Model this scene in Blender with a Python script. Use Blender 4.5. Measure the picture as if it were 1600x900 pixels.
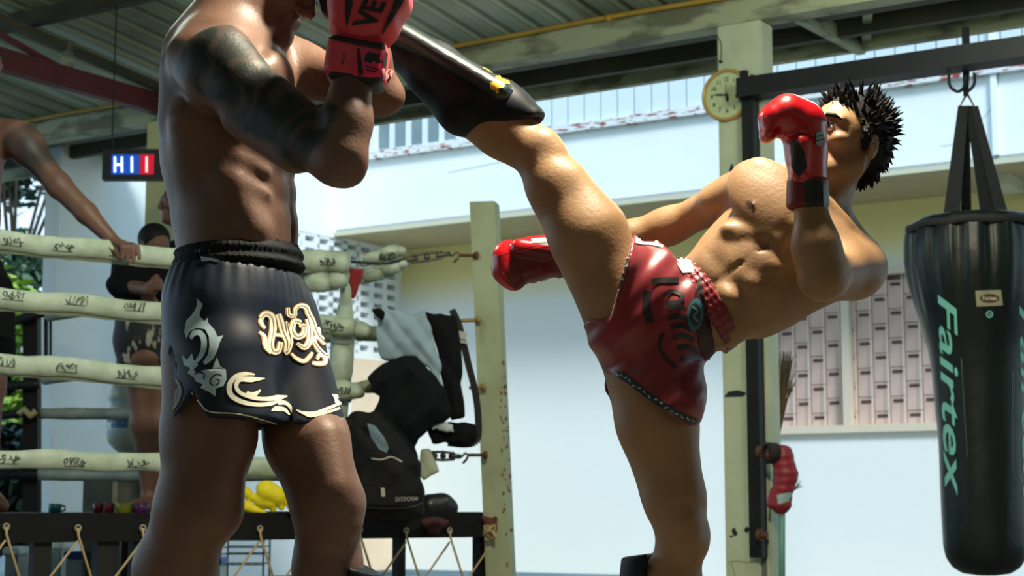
import bpy, bmesh, math, random
import numpy as np
from mathutils import Vector, Matrix, noise
from mathutils.bvhtree import BVHTree
from mathutils.geometry import tessellate_polygon

for _o in list(bpy.data.objects): bpy.data.objects.remove(_o)
random.seed(7)
SC = bpy.context.scene
COL = SC.collection
V = Vector

# ------------------------------------------------------------------ camera
FPX = 2600.0
CAMZ = 0.58
PITCH = math.atan(340.0 / FPX)
CP, SP = math.cos(PITCH), math.sin(PITCH)
cam_d = bpy.data.cameras.new('camera')
cam_d.sensor_width = 36.0
cam_d.lens = 36.0 * FPX / 1600.0
cam_d.clip_start = 0.05
cam_d.clip_end = 300
cam = bpy.data.objects.new('camera', cam_d)
COL.objects.link(cam)
cam.location = (0, 0, CAMZ)
cam.rotation_euler = (math.pi / 2 + PITCH, 0, 0)
cam_d.dof.use_dof = True
cam_d.dof.focus_distance = 3.65
cam_d.dof.aperture_fstop = 7.5
SC.camera = cam

# ------------------------------------------------------------------ light
SC.view_settings.view_transform = 'Standard'
SC.view_settings.look = 'None'
SC.view_settings.exposure = 0.0
SC.view_settings.gamma = 1.0
world = bpy.data.worlds.new('sky')
SC.world = world
world.use_nodes = True
_nt = world.node_tree
_bg = _nt.nodes['Background']
_tc = _nt.nodes.new('ShaderNodeTexCoord')
_sep = _nt.nodes.new('ShaderNodeSeparateXYZ')
_rmp = _nt.nodes.new('ShaderNodeValToRGB')
_nt.links.new(_tc.outputs['Generated'], _sep.inputs[0])
_nt.links.new(_sep.outputs['Z'], _rmp.inputs[0])
_rmp.color_ramp.elements[0].color = (0.62, 0.80, 0.90, 1)
_rmp.color_ramp.elements[1].color = (0.18, 0.42, 0.72, 1)
_rmp.color_ramp.elements[1].position = 0.8
_nt.links.new(_rmp.outputs[0], _bg.inputs['Color'])
_bg.inputs['Strength'].default_value = 1.85

sun_d = bpy.data.lights.new('sun', 'SUN')
sun_d.energy = 3.3
sun_d.angle = math.radians(16)
sun_d.color = (0.97, 1.0, 0.98)
sun = bpy.data.objects.new('sun', sun_d)
COL.objects.link(sun)
TO_SUN = V((0.24, -0.78, 0.66)).normalized()
sun.rotation_euler = TO_SUN.to_track_quat('Z', 'Y').to_euler()

def lamp(name, loc, target, size, energy, color):
    d = bpy.data.lights.new(name, 'AREA')
    d.shape = 'RECTANGLE'
    d.size, d.size_y = size
    d.energy = energy
    d.color = color
    o = bpy.data.objects.new(name, d)
    COL.objects.link(o)
    o.location = loc
    o.rotation_euler = (V(loc) - V(target)).to_track_quat('Z', 'Y').to_euler()
    return o
lamp('unseen_area_lamp', (0.40, 3.40, 2.85), (0.25, 3.6, 1.0), (0.22, 0.22), 165, (1.0, 0.88, 0.66))
def fill_point(loc, energy, color, r=0.25):  # point lights added out of view to brighten the roof and ring
    d = bpy.data.lights.new('added_fill_point', 'POINT'); d.energy = energy; d.color = color; d.shadow_soft_size = r
    o = bpy.data.objects.new('added_fill_point', d); COL.objects.link(o); o.location = loc
fill_point((-1.5, 5.6, 2.75), 50, (0.93, 1.0, 0.84))
fill_point((1.6, 6.3, 2.8), 58, (0.93, 1.0, 0.84))
lamp('unseen_area_lamp', (-0.3, -1.5, 3.4), (-0.2, 3.5, 0.9), (3.0, 2.0), 6, (0.95, 0.9, 0.85))  # weak fill added behind the camera to lift the fighters' dark sides

# ------------------------------------------------------------------ helpers
def lin(c):
    return tuple(((x / 255.0) / 12.92) if x / 255.0 <= 0.04045 else (((x / 255.0) + 0.055) / 1.055) ** 2.4 for x in c)

def P(px, py, Y):
    """world point at image column/row (1600x900 frame) and distance Y"""
    a = (px - 800) / FPX; b = (450 - py) / FPX
    dy = CP - b * SP; dz = SP + b * CP
    return V((a / dy * Y, Y, CAMZ + dz / dy * Y))

def G(px, Y, z):
    """world point at image column px, distance Y, height z"""
    t = (z - CAMZ) / Y
    # b from dz/dy = t
    b = (t * CP - SP) / (CP + t * SP)
    dy = CP - b * SP
    return V(((px - 800) / FPX / dy * Y, Y, z))

U_ = V((-0.845, 0.536, 0)).normalized()
W_ = V((0.536, 0.845, 0)).normalized()
OB = V((1.05, 8.3, 0))
def B(s, t, z=0.0):
    return OB + U_ * s + W_ * t + V((0, 0, z))
ANG = math.atan2(-U_.y, -U_.x)      # x axis along -u (to the right)

MATS = {}
def mat(name, rgb, rough=0.6, metal=0.0, var=0.0, vscale=6.0, bump=0.0, bscale=40.0, spec=0.5, rgb2=None, coat=0.0, stretch=None, emit=None, sss=0.0, thr=None, sheen=0.0, lined=False):
    if name in MATS: return MATS[name]
    m = bpy.data.materials.new(name)
    m.use_nodes = True
    nt = m.node_tree
    b = nt.nodes['Principled BSDF']
    c = rgb if lined else lin(rgb)
    b.inputs['Base Color'].default_value = (*c, 1)
    b.inputs['Roughness'].default_value = rough
    b.inputs['Metallic'].default_value = metal
    b.inputs['Specular IOR Level'].default_value = spec
    b.inputs['Coat Weight'].default_value = coat
    b.inputs['Sheen Weight'].default_value = sheen
    if sss:
        b.inputs['Subsurface Weight'].default_value = sss
        b.inputs['Subsurface Radius'].default_value = (0.012, 0.005, 0.003)
        b.inputs['Subsurface Scale'].default_value = 1.0
    tc = nt.nodes.new('ShaderNodeTexCoord')
    mp = nt.nodes.new('ShaderNodeMapping')
    nt.links.new(tc.outputs['Object'], mp.inputs[0])
    if stretch: mp.inputs['Scale'].default_value = stretch
    if var or rgb2:
        n = nt.nodes.new('ShaderNodeTexNoise')
        n.inputs['Scale'].default_value = vscale
        n.inputs['Detail'].default_value = 6
        nt.links.new(mp.outputs[0], n.inputs['Vector'])
        r = nt.nodes.new('ShaderNodeValToRGB')
        if rgb2 is None:
            c1 = tuple(x * (1 - var) for x in c); c2 = tuple(min(1, x * (1 + var)) for x in c)
        else:
            c1 = c; c2 = lin(rgb2)
        p0, p1 = thr if thr else (0.3, 0.7)
        r.color_ramp.elements[0].position = p0; r.color_ramp.elements[1].position = p1
        r.color_ramp.elements[0].color = (*c1, 1); r.color_ramp.elements[1].color = (*c2, 1)
        nt.links.new(n.outputs['Fac'], r.inputs[0])
        nt.links.new(r.outputs[0], b.inputs['Base Color'])
    if bump:
        n2 = nt.nodes.new('ShaderNodeTexNoise')
        n2.inputs['Scale'].default_value = bscale
        n2.inputs['Detail'].default_value = 4
        nt.links.new(mp.outputs[0], n2.inputs['Vector'])
        bp = nt.nodes.new('ShaderNodeBump')
        bp.inputs['Strength'].default_value = bump
        bp.inputs['Distance'].default_value = 0.01
        nt.links.new(n2.outputs['Fac'], bp.inputs['Height'])
        nt.links.new(bp.outputs[0], b.inputs['Normal'])
    if emit:
        b.inputs['Emission Color'].default_value = (*lin(emit[0]), 1)
        b.inputs['Emission Strength'].default_value = emit[1]
    MATS[name] = m
    return m

def tint_mat(name, rgb, rgb_t, rough=0.5, **k):
    """material whose colour goes to rgb_t where the point attribute 'tint' is 1"""
    m = mat(name, rgb, rough, **k)
    nt = m.node_tree
    b = nt.nodes['Principled BSDF']
    at = nt.nodes.new('ShaderNodeAttribute'); at.attribute_name = 'tint'
    mx = nt.nodes.new('ShaderNodeMix'); mx.data_type = 'RGBA'
    nt.links.new(at.outputs['Fac'], mx.inputs[0])
    src = b.inputs['Base Color'].links
    if src: nt.links.new(src[0].from_socket, mx.inputs[6])
    else: mx.inputs[6].default_value = b.inputs['Base Color'].default_value
    mx.inputs[7].default_value = (*lin(rgb_t), 1)
    nt.links.new(mx.outputs[2], b.inputs['Base Color'])
    return m

ORG = {}
def thing(name, label, cat, loc=(0, 0, 0), group=None, kind=None):
    o = bpy.data.objects.new(name, None)
    COL.objects.link(o)
    o.location = loc
    o.empty_display_size = 0.1
    if label: o['label'] = label
    if cat: o['category'] = cat
    if group: o['group'] = group
    if kind: o['kind'] = kind
    ORG[o.name] = V(loc)
    return o

def tag(o, label=None, cat=None, group=None, kind=None):
    if label: o['label'] = label
    if cat: o['category'] = cat
    if group: o['group'] = group
    if kind: o['kind'] = kind
    return o

def mk(name, verts, faces, m, parent=None, smooth=False, org=None, tint=None):
    """mesh object; verts are world coordinates; org = its own origin when top-level"""
    base = ORG[parent.name] if parent is not None else V(org if org is not None else (0, 0, 0))
    me = bpy.data.meshes.new(name)
    va = np.asarray([tuple(v) for v in verts] if not isinstance(verts, np.ndarray) else verts, dtype=np.float64) - np.array(base)
    if isinstance(faces, np.ndarray):
        nf = len(faces); me.vertices.add(len(va)); me.vertices.foreach_set('co', va.astype(np.float32).ravel())
        me.loops.add(nf * 4); me.loops.foreach_set('vertex_index', faces.astype(np.int32).ravel())
        me.polygons.add(nf); me.polygons.foreach_set('loop_start', np.arange(0, nf * 4, 4, dtype=np.int32))
        me.update(calc_edges=True)
    else:
        me.from_pydata([tuple(v) for v in va], [], faces)
    me.validate()
    if smooth: me.polygons.foreach_set('use_smooth', [True] * len(me.polygons))
    if tint is not None:
        a = me.attributes.new('tint', 'FLOAT', 'POINT')
        a.data.foreach_set('value', np.asarray(tint, dtype=np.float32))
    me.materials.append(m)
    o = bpy.data.objects.new(name, me)
    COL.objects.link(o)
    if parent is not None:
        o.parent = parent
        ORG[o.name] = ORG[parent.name]
    else:
        o.location = base
        ORG[o.name] = base
    return o

def inst(name, me, parent, loc, rot=(0, 0, 0), scale=(1, 1, 1)):
    o = bpy.data.objects.new(name, me)
    COL.objects.link(o)
    if parent is not None:
        o.parent = parent; o.location = V(loc) - ORG[parent.name]
    else: o.location = loc
    o.rotation_euler = rot; o.scale = scale
    ORG[o.name] = V(loc)
    return o

class MB:
    """collects shapes (world coordinates) into one mesh"""
    def __init__(s): s.v = []; s.f = []
    def add(s, vs, fs):
        n = len(s.v); s.v += [V(v) for v in vs]; s.f += [[i + n for i in f] for f in fs]
    def box(s, c, ax, ay, az):
        """centre and three half-axis vectors"""
        c = V(c); ax = V(ax); ay = V(ay); az = V(az)
        vs = [c + ax * i + ay * j + az * k for i in (-1, 1) for j in (-1, 1) for k in (-1, 1)]
        s.add(vs, [[0, 1, 3, 2], [4, 6, 7, 5], [0, 4, 5, 1], [2, 3, 7, 6], [0, 2, 6, 4], [1, 5, 7, 3]])
    def bst(s, s0, s1, t0, t1, z0, z1):
        """box in building coordinates"""
        s.box(B((s0 + s1) / 2, (t0 + t1) / 2, (z0 + z1) / 2), U_ * (s1 - s0) / 2, W_ * (t1 - t0) / 2, (0, 0, (z1 - z0) / 2))
    def bar(s, a, b, w, h, up=(0, 0, 1)):
        a = V(a); b = V(b); d = b - a
        x = d.normalized(); y = x.cross(V(up))
        if y.length < 1e-4: y = x.cross(V((0, 1, 0)))
        y.normalize(); z = y.cross(x).normalized()
        s.box((a + b) / 2, d / 2, y * w / 2, z * h / 2)
    def tube(s, pts, r, n=8, caps=True, flat=None):
        """tube along points; r number or list; flat=(kx,kz) squash with world-up frame"""
        pts = [V(p) for p in pts]; m = len(pts)
        if not hasattr(r, '__len__'): r = [r] * m
        rings = []
        up = V((0, 0, 1))
        d0 = (pts[1] - pts[0]).normalized()
        nrm = d0.cross(up)
        if nrm.length < 0.05: nrm = d0.cross(V((1, 0, 0)))
        nrm.normalize()
        base = len(s.v)
        for i in range(m):
            d = (pts[min(i + 1, m - 1)] - pts[max(i - 1, 0)])
            if d.length < 1e-9: d = d0
            d.normalize()
            nrm = (nrm - d * nrm.dot(d)).normalized()
            b2 = d.cross(nrm)
            kx, kz = flat if flat else (1, 1)
            for j in range(n):
                a = 2 * math.pi * j / n
                s.v.append(pts[i] + nrm * math.cos(a) * r[i] * kx + b2 * math.sin(a) * r[i] * kz)
        for i in range(m - 1):
            for j in range(n):
                a = base + i * n + j; b = base + i * n + (j + 1) % n
                s.f.append([a, b, b + n, a + n])
        if caps:
            s.f.append([base + j for j in range(n)][::-1])
            s.f.append([base + (m - 1) * n + j for j in range(n)])
    def lathe(s, c, prof, n=24, axis=(0, 0, 1), kx=1.0):
        """profile list of (radius, height) about an axis through c"""
        ax = V(axis).normalized(); c = V(c)
        x = ax.cross(V((0, 1, 0)));
        if x.length < 0.1: x = ax.cross(V((1, 0, 0)))
        x.normalize(); y = ax.cross(x)
        base = len(s.v)
        for r, h in prof:
            for j in range(n):
                a = 2 * math.pi * j / n
                s.v.append(c + ax * h + x * (math.cos(a) * r * kx) + y * (math.sin(a) * r))
        for i in range(len(prof) - 1):
            for j in range(n):
                a = base + i * n + j; b = base + i * n + (j + 1) % n
                s.f.append([a, b, b + n, a + n])
        s.f.append([base + j for j in range(n)][::-1])
        s.f.append([base + (len(prof) - 1) * n + j for j in range(n)])
    def build(s, name, m, parent=None, smooth=False, org=None, bevel=0.0):
        if parent is None and org is None:
            a = np.array([tuple(v) for v in s.v]); mn = a.min(0); mx = a.max(0)
            org = ((mn[0] + mx[0]) / 2, (mn[1] + mx[1]) / 2, mn[2])
        o = mk(name, s.v, s.f, m, parent, smooth, org)
        bm = bmesh.new(); bm.from_mesh(o.data); bmesh.ops.recalc_face_normals(bm, faces=bm.faces)
        if bevel: bmesh.ops.bevel(bm, geom=bm.edges[:], offset=bevel, segments=2, affect='EDGES')
        bm.to_mesh(o.data); bm.free()
        if smooth: o.data.polygons.foreach_set('use_smooth', [True] * len(o.data.polygons))
        return o

def quad(name, m, pts, parent=None, thick=0.03, **k):
    """a slab: polygon pts extruded away from the camera side by thick"""
    pts = [V(p) for p in pts]
    n = (pts[1] - pts[0]).cross(pts[2] - pts[0]).normalized()
    c = sum(pts, V()) / len(pts)
    if n.dot(c - V((0, 0, CAMZ))) < 0: n = -n
    mb = MB(); k2 = len(pts)
    mb.add(pts + [p + n * thick for p in pts], [list(range(k2)), list(range(k2, 2 * k2))[::-1]] + [[i, (i + 1) % k2, (i + 1) % k2 + k2, i + k2] for i in range(k2)])
    return mb.build(name, m, parent, **k)

# ---------- signed distance modelling: one smooth continuous surface
class SDF:
    def __init__(s, lo, hi, h):
        s.h = h; s.lo = np.array(lo, dtype=np.float64)
        s.n = np.ceil((np.array(hi) - s.lo) / h).astype(int) + 1
        s.D = np.full(s.n, 0.12, dtype=np.float32)
        s.ax = [(s.lo[i] + h * np.arange(s.n[i])).astype(np.float32) for i in range(3)]
    def _win(s, lo, hi):
        i0 = np.clip(np.floor((lo - s.lo) / s.h).astype(int), 0, s.n); i1 = np.clip(np.ceil((hi - s.lo) / s.h).astype(int) + 1, 0, s.n)
        return i0, i1
    def op(s, fn, lo, hi, k, mode='add'):
        m = k + 2.5 * s.h
        i0, i1 = s._win(np.array(lo) - m, np.array(hi) + m)
        if (i1 <= i0).any(): return
        sl = tuple(slice(a, b) for a, b in zip(i0, i1))
        X = s.ax[0][sl[0]][:, None, None]; Y = s.ax[1][sl[1]][None, :, None]; Z = s.ax[2][sl[2]][None, None, :]
        d = fn(X, Y, Z); D = s.D[sl]
        if mode == 'add':
            r = np.minimum(D, d)
            if k > 0: hh = np.maximum(k - np.abs(D - d), 0) / k; r = r - hh * hh * k * 0.25
        elif mode == 'sub':
            r = np.maximum(D, -d)
            if k > 0: hh = np.maximum(k - np.abs(D + d), 0) / k; r = r + hh * hh * k * 0.25
        elif mode == 'and':
            r = np.maximum(D, d)
            if k > 0: hh = np.maximum(k - np.abs(D - d), 0) / k; r = r + hh * hh * k * 0.25
        elif mode == 'disp':
            r = D + d
        s.D[sl] = r
    def ec(s, a, b, r1, r2=None, side=None, k=0.03, mode='add', axr=None):
        """(elliptic) tapered capsule. r: number or (r_side, r_other)"""
        a = np.array(a, dtype=np.float64); b = np.array(b, dtype=np.float64)
        if r2 is None: r2 = r1
        ab = b - a; L = max(np.linalg.norm(ab), 1e-6); u = ab / L
        if L < 1e-5: u = np.array((0, 0, 1.0)) if side is None else np.cross(side, (0.3, 0.5, 0.81))
        if not hasattr(r1, '__len__') and not hasattr(r2, '__len__'):
            def fn(X, Y, Z):
                x = X - a[0]; y = Y - a[1]; z = Z - a[2]
                t = np.clip((x * ab[0] + y * ab[1] + z * ab[2]) / (L * L), 0, 1)
                return np.sqrt((x - t * ab[0]) ** 2 + (y - t * ab[1]) ** 2 + (z - t * ab[2]) ** 2) - (r1 + (r2 - r1) * t)
            R = max(r1, r2)
        else:
            if not hasattr(r1, '__len__'): r1 = (r1, r1)
            if not hasattr(r2, '__len__'): r2 = (r2, r2)
            sd = np.array(side if side is not None else (1, 0, 0), dtype=np.float64)
            if L >= 1e-5: sd = sd - u * sd.dot(u)
            sd /= np.linalg.norm(sd)
            if L < 1e-5: u = u - sd * u.dot(sd); u /= np.linalg.norm(u)
            nn = np.cross(u, sd)
            am = axr
            def fn(X, Y, Z):
                x = X - a[0]; y = Y - a[1]; z = Z - a[2]
                ta = x * u[0] + y * u[1] + z * u[2]
                t = np.clip(ta / L, 0, 1)
                qa = ta - t * L
                qs = x * sd[0] + y * sd[1] + z * sd[2]
                qn = x * nn[0] + y * nn[1] + z * nn[2]
                rs = r1[0] + (r2[0] - r1[0]) * t; rn = r1[1] + (r2[1] - r1[1]) * t
                ra = np.minimum(rs, rn) if am is None else am
                e0 = np.sqrt((qs / rs) ** 2 + (qn / rn) ** 2 + (qa / ra) ** 2) + 1e-6
                e1 = np.sqrt((qs / rs ** 2) ** 2 + (qn / rn ** 2) ** 2 + (qa / ra ** 2) ** 2) + 1e-6
                return e0 * (e0 - 1) / e1
            R = max(r1 + tuple(r2) if isinstance(r1, tuple) else list(r1) + list(r2)) if axr is None else max(list(r1) + list(r2) + [axr])
        lo = np.minimum(a, b) - R; hi = np.maximum(a, b) + R
        s.op(fn, lo, hi, k, mode)
    def ell(s, c, rad, ax, k=0.02, mode='add'):
        """ellipsoid with radii rad along the three axes ax"""
        c = np.array(c, dtype=np.float64); A = [np.array(v, dtype=np.float64) / np.linalg.norm(v) for v in ax]
        def fn(X, Y, Z):
            x = X - c[0]; y = Y - c[1]; z = Z - c[2]
            e0 = 1e-12; e1 = 1e-12
            for v, r in zip(A, rad):
                q = x * v[0] + y * v[1] + z * v[2]
                e0 = e0 + (q / r) ** 2; e1 = e1 + (q / r ** 2) ** 2
            e0 = np.sqrt(e0); return e0 * (e0 - 1) / np.sqrt(e1)
        R = max(rad)
        s.op(fn, c - R, c + R, k, mode)
    def chain(s, pts, rs, k=0.02, mode='add', side=None):
        for i in range(len(pts) - 1): s.ec(pts[i], pts[i + 1], rs[i], rs[i + 1], side=side, k=k, mode=mode)
    def box(s, c, half, ax, rnd=0.01, k=0.01, mode='add'):
        c = np.array(c, dtype=np.float64); A = [np.array(v, dtype=np.float64) / np.linalg.norm(v) for v in ax]
        def fn(X, Y, Z):
            x = X - c[0]; y = Y - c[1]; z = Z - c[2]
            o = 0; mx = None
            for v, r in zip(A, half):
                q = np.abs(x * v[0] + y * v[1] + z * v[2]) - (r - rnd)
                o = o + np.maximum(q, 0) ** 2
                mx = q if mx is None else np.maximum(mx, q)
            return np.sqrt(o) + np.minimum(mx, 0) - rnd
        R = float(np.linalg.norm(half))
        s.op(fn, c - R, c + R, k, mode)
    def cut(s, p, n, k=0.004, lo=None, hi=None):
        """remove everything on the side n points to"""
        p = np.array(p, dtype=np.float64); n = np.array(n, dtype=np.float64); n /= np.linalg.norm(n)
        fn = lambda X, Y, Z: (X - p[0]) * n[0] + (Y - p[1]) * n[1] + (Z - p[2]) * n[2]
        s.op(fn, s.lo if lo is None else lo, s.lo + s.h * s.n if hi is None else hi, k, 'and')
    def disp(s, fn, lo, hi): s.op(fn, lo, hi, 0, 'disp')
    def mesh(s):
        D = s.D; S = D < 0
        S[0] = S[-1] = False; S[:, 0] = S[:, -1] = False; S[:, :, 0] = S[:, :, -1] = False
        D = np.where(S, np.minimum(D, -1e-6), np.maximum(D, 1e-6))
        n = np.array(S.shape)
        cnt = np.zeros(n - 1, dtype=np.int8)
        for i in (0, 1):
            for j in (0, 1):
                for k in (0, 1): cnt += S[i:n[0] - 1 + i, j:n[1] - 1 + j, k:n[2] - 1 + k]
        act = np.argwhere((cnt > 0) & (cnt < 8))
        idm = np.full(n - 1, -1, dtype=np.int32)
        idm[act[:, 0], act[:, 1], act[:, 2]] = np.arange(len(act))
        acc = np.zeros((len(act), 3)); num = np.zeros(len(act))
        cs = [(i, j, k) for i in (0, 1) for j in (0, 1) for k in (0, 1)]
        vals = {c: D[act[:, 0] + c[0], act[:, 1] + c[1], act[:, 2] + c[2]] for c in cs}
        for c in cs:
            for a in range(3):
                if c[a] == 0:
                    c2 = list(c); c2[a] = 1; c2 = tuple(c2)
                    v0, v1 = vals[c], vals[c2]
                    x = (v0 < 0) != (v1 < 0)
                    t = np.where(x, v0 / np.where(x, v0 - v1, 1), 0)
                    p = np.zeros((len(act), 3)); p[:] = c; p[:, a] += t
                    acc += p * x[:, None]; num += x
        verts = (act + acc / num[:, None]) * s.h + s.lo
        F = []
        for a in range(3):
            b, c = (a + 1) % 3, (a + 2) % 3
            sl0 = [slice(1, -1)] * 3; sl1 = [slice(1, -1)] * 3
            sl0[a] = slice(0, -1); sl1[a] = slice(1, None)
            s0 = S[tuple(sl0)]; s1 = S[tuple(sl1)]
            e = np.argwhere(s0 != s1)
            if not len(e): continue
            inside = s0[e[:, 0], e[:, 1], e[:, 2]]
            o = np.array([1, 1, 1]); o[a] = 0
            e = e + o
            q = []
            for db, dc in ((0, 0), (-1, 0), (-1, -1), (0, -1)):
                w = e.copy(); w[:, b] += db; w[:, c] += dc
                q.append(idm[w[:, 0], w[:, 1], w[:, 2]])
            q = np.stack(q, 1)
            q[~inside] = q[~inside][:, ::-1]
            F.append(q)
        F = np.concatenate(F)
        F = F[(F >= 0).all(1)]
        return verts, F

def sdf_obj(name, F, m, parent=None, org=None, tintf=None, relax=2):
    v, f = F.mesh()
    # a little Laplacian relaxation evens the grid pattern
    if relax:
        e = np.concatenate([f[:, [0, 1]], f[:, [1, 2]], f[:, [2, 3]], f[:, [3, 0]]])
        e = np.concatenate([e, e[:, ::-1]])
        deg = np.bincount(e[:, 0], minlength=len(v)).astype(float)
        for it in range(relax):
            sm = np.stack([np.bincount(e[:, 0], weights=v[e[:, 1], c], minlength=len(v)) for c in range(3)], 1) / np.maximum(deg, 1)[:, None]
            v = v * 0.5 + sm * 0.5
    t = tintf(v) if tintf else None
    if parent is None and org is None:
        mn, mx = v.min(0), v.max(0); org = ((mn[0] + mx[0]) / 2, (mn[1] + mx[1]) / 2, mn[2])
    o = mk(name, v, f, m, parent, True, org, t)
    return o, v, f

def bvh_of(*vf):
    vs = []; fs = []
    for v, f in vf:
        n = len(vs); vs += [tuple(x) for x in v]; fs += [[int(i) + n for i in q] for q in f]
    return BVHTree.FromPolygons(vs, fs)

def obj_vf(o):
    return [tuple(ORG[o.name] + v.co) for v in o.data.vertices], [list(p.vertices) for p in o.data.polygons]

CAMP = V((0, 0, CAMZ))
def cast(bvh, px, py, off=0.0015):
    d = (P(px, py, 1.0) - CAMP).normalized()
    h, n, i, dist = bvh.ray_cast(CAMP, d)
    if h is None: return None
    if n.dot(d) > 0: n = -n
    return h + n * off

def print_poly(mbt, tris2d, bvh, off=0.0015, maxe=9.0, seen=None):
    """lays flat print (2-D triangles in the 1600x900 frame) onto a surface"""
    st = list(tris2d); out = []
    while st:
        a, b, c = st.pop()
        la = (a - b).length; lb = (b - c).length; lc = (c - a).length
        mx = max(la, lb, lc)
        if mx > maxe:
            if mx == la: m = (a + b) / 2; st += [(a, m, c), (m, b, c)]
            elif mx == lb: m = (b + c) / 2; st += [(a, b, m), (a, m, c)]
            else: m = (c + a) / 2; st += [(a, b, m), (m, b, c)]
        else: out.append((a, b, c))
    cache = {}
    for t in out:
        ids = []
        for p in t:
            key = (round(p.x, 2), round(p.y, 2))
            if key not in cache:
                h = cast(bvh, p.x, p.y, off)
                if h is None: cache[key] = None
                else: mbt.v.append(h); cache[key] = len(mbt.v) - 1
            ids.append(cache[key])
        if None in ids: continue
        pa, pb, pc = (mbt.v[i] for i in ids)
        if max((pa - pb).length, (pb - pc).length, (pc - pa).length) > 0.12: continue
        mbt.f.append(ids)

def catmull(pts, n=6, closed=False):
    pts = [V((p[0], p[1])) for p in pts]; out = []
    m = len(pts)
    rng = range(m) if closed else range(m - 1)
    for i in rng:
        if closed: p0, p1, p2, p3 = pts[(i - 1) % m], pts[i], pts[(i + 1) % m], pts[(i + 2) % m]
        else: p0, p1, p2, p3 = pts[max(i - 1, 0)], pts[i], pts[i + 1], pts[min(i + 2, m - 1)]
        for k in range(n):
            t = k / n
            out.append(0.5 * ((2 * p1) + (p2 - p0) * t + (2 * p0 - 5 * p1 + 4 * p2 - p3) * t * t + (3 * p1 - p0 - 3 * p2 + p3) * t ** 3))
    if not closed: out.append(pts[-1])
    return out

def tess(poly):
    pl = [V((p[0], p[1], 0)) for p in poly]
    return [tuple(V((pl[i].x, pl[i].y)) for i in t) for t in tessellate_polygon([pl])]

def ribbon_tris(pts, w, n=5, closed=False):
    c = catmull(pts, n, closed)
    if closed: c = c + [c[0]]
    m = len(c); tr = []
    ws = w if hasattr(w, '__len__') else None
    L = []; R = []
    for i in range(m):
        d = c[min(i + 1, m - 1)] - c[max(i - 1, 0)]
        if d.length < 1e-6: d = V((1, 0))
        d.normalize(); nn = V((-d.y, d.x))
        if ws:
            f = i / (m - 1) * (len(ws) - 1); k = int(min(f, len(ws) - 2)); ww = ws[k] + (ws[k + 1] - ws[k]) * (f - k)
        else: ww = w
        L.append(c[i] + nn * ww / 2); R.append(c[i] - nn * ww / 2)
    for i in range(m - 1):
        tr.append((L[i], R[i], R[i + 1])); tr.append((L[i], R[i + 1], L[i + 1]))
    return tr

def text_tris(txt, size=1.0, shear=0.0, bold=0.0, align='CENTER'):
    cu = bpy.data.curves.new('tmp_text', 'FONT'); cu.body = txt; cu.size = size; cu.shear = shear; cu.offset = bold
    cu.align_x = align; cu.align_y = 'CENTER'; cu.resolution_u = 3
    o = bpy.data.objects.new('tmp_text', cu); COL.objects.link(o)
    bpy.context.view_layer.update()
    me = bpy.data.meshes.new_from_object(o.evaluated_get(bpy.context.evaluated_depsgraph_get()))
    me.calc_loop_triangles()
    tr = [tuple(V((me.vertices[i].co.x, me.vertices[i].co.y)) for i in t.vertices) for t in me.loop_triangles]
    bpy.data.objects.remove(o); bpy.data.meshes.remove(me); bpy.data.curves.remove(cu)
    return tr

def place_tris(tr, cx, cy, ax, ay):
    """2-D text triangles to the image frame: ax, ay are image vectors of the text's x and y"""
    ax = V(ax); ay = V(ay); c = V((cx, cy))
    return [tuple(c + ax * p.x + ay * p.y for p in t) for t in tr]

def printed(name, tris, bvh, m, parent, off=0.0015, maxe=9.0):
    mb = MB(); print_poly(mb, tris, bvh, off, maxe)
    if not mb.f: return None
    return mk(name, mb.v, mb.f, m, parent, True)
# ================================================================== SETTING
white_wall = mat('white_plaster', (228, 236, 236), 0.85, var=0.04, vscale=1.3, bump=0.15, bscale=25)
cream_wall = mat('cream_plaster', (226, 226, 196), 0.85, var=0.05, vscale=1.6)
green_paint = mat('pale_green_paint', (178, 190, 160), 0.7, rgb2=(196, 205, 178), vscale=5, bump=0.25, bscale=30)
roof_m = mat('roof_sheet_metal', (128, 134, 106), 0.5, rgb2=(168, 172, 144), vscale=2.0)
red_steel = mat('red_oxide_steel', (96, 40, 44), 0.55, var=0.3, vscale=6)
beam_m = mat('beam_paint', (165, 172, 140), 0.6, rgb2=(105, 108, 85), vscale=3.5, thr=(0.45, 0.6), stretch=(1, 1, 3))
dark_under = mat('weathered_steel', (78, 76, 60), 0.7, rgb2=(58, 60, 50), vscale=4)
conduit_m = mat('yellow_conduit', (176, 142, 48), 0.5, var=0.15)
black_steel = mat('black_steel', (18, 21, 23), 0.55, var=0.3, vscale=8, spec=.3)
concrete = mat('concrete_floor', (160, 158, 148), 0.9, var=0.15, vscale=2)
grey_floor = mat('gym_floor', (112, 106, 96), 0.7, var=0.15, vscale=3)

def s_at(px, t):
    k = (px - 800) / FPX
    # (OB.x+U.x s+W.x t) = k (OB.y+U.y s+W.y t)   (pitch ignored)
    return (OB.x + W_.x * t - k * (OB.y + W_.y * t)) / (k * U_.y - U_.x)
def t_at(px, s):
    k = (px - 800) / FPX
    return (OB.x + U_.x * s - k * (OB.y + U_.y * s)) / (k * W_.y - W_.x)

mb = MB(); mb.bst(-9, 7, -13, 1.6, -0.1, 0); mb.build('floor', grey_floor); 
tag(bpy.data.objects['floor'], kind='structure')
mb = MB(); mb.box((0, 30, -0.12), (60, 0, 0), (0, 50, 0), (0, 0, 0.06)); o = mb.build('ground', concrete); tag(o, kind='structure')
mb = MB(); mb.bst(-9, 7, -13.15, -13, 0, 5.0); o = mb.build('wall_back', cream_wall); tag(o, kind='structure')
mb = MB(); mb.bst(-9.15, -9, -13, 0, 0, 5.0); o = mb.build('wall_right', cream_wall); tag(o, kind='structure')

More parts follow.
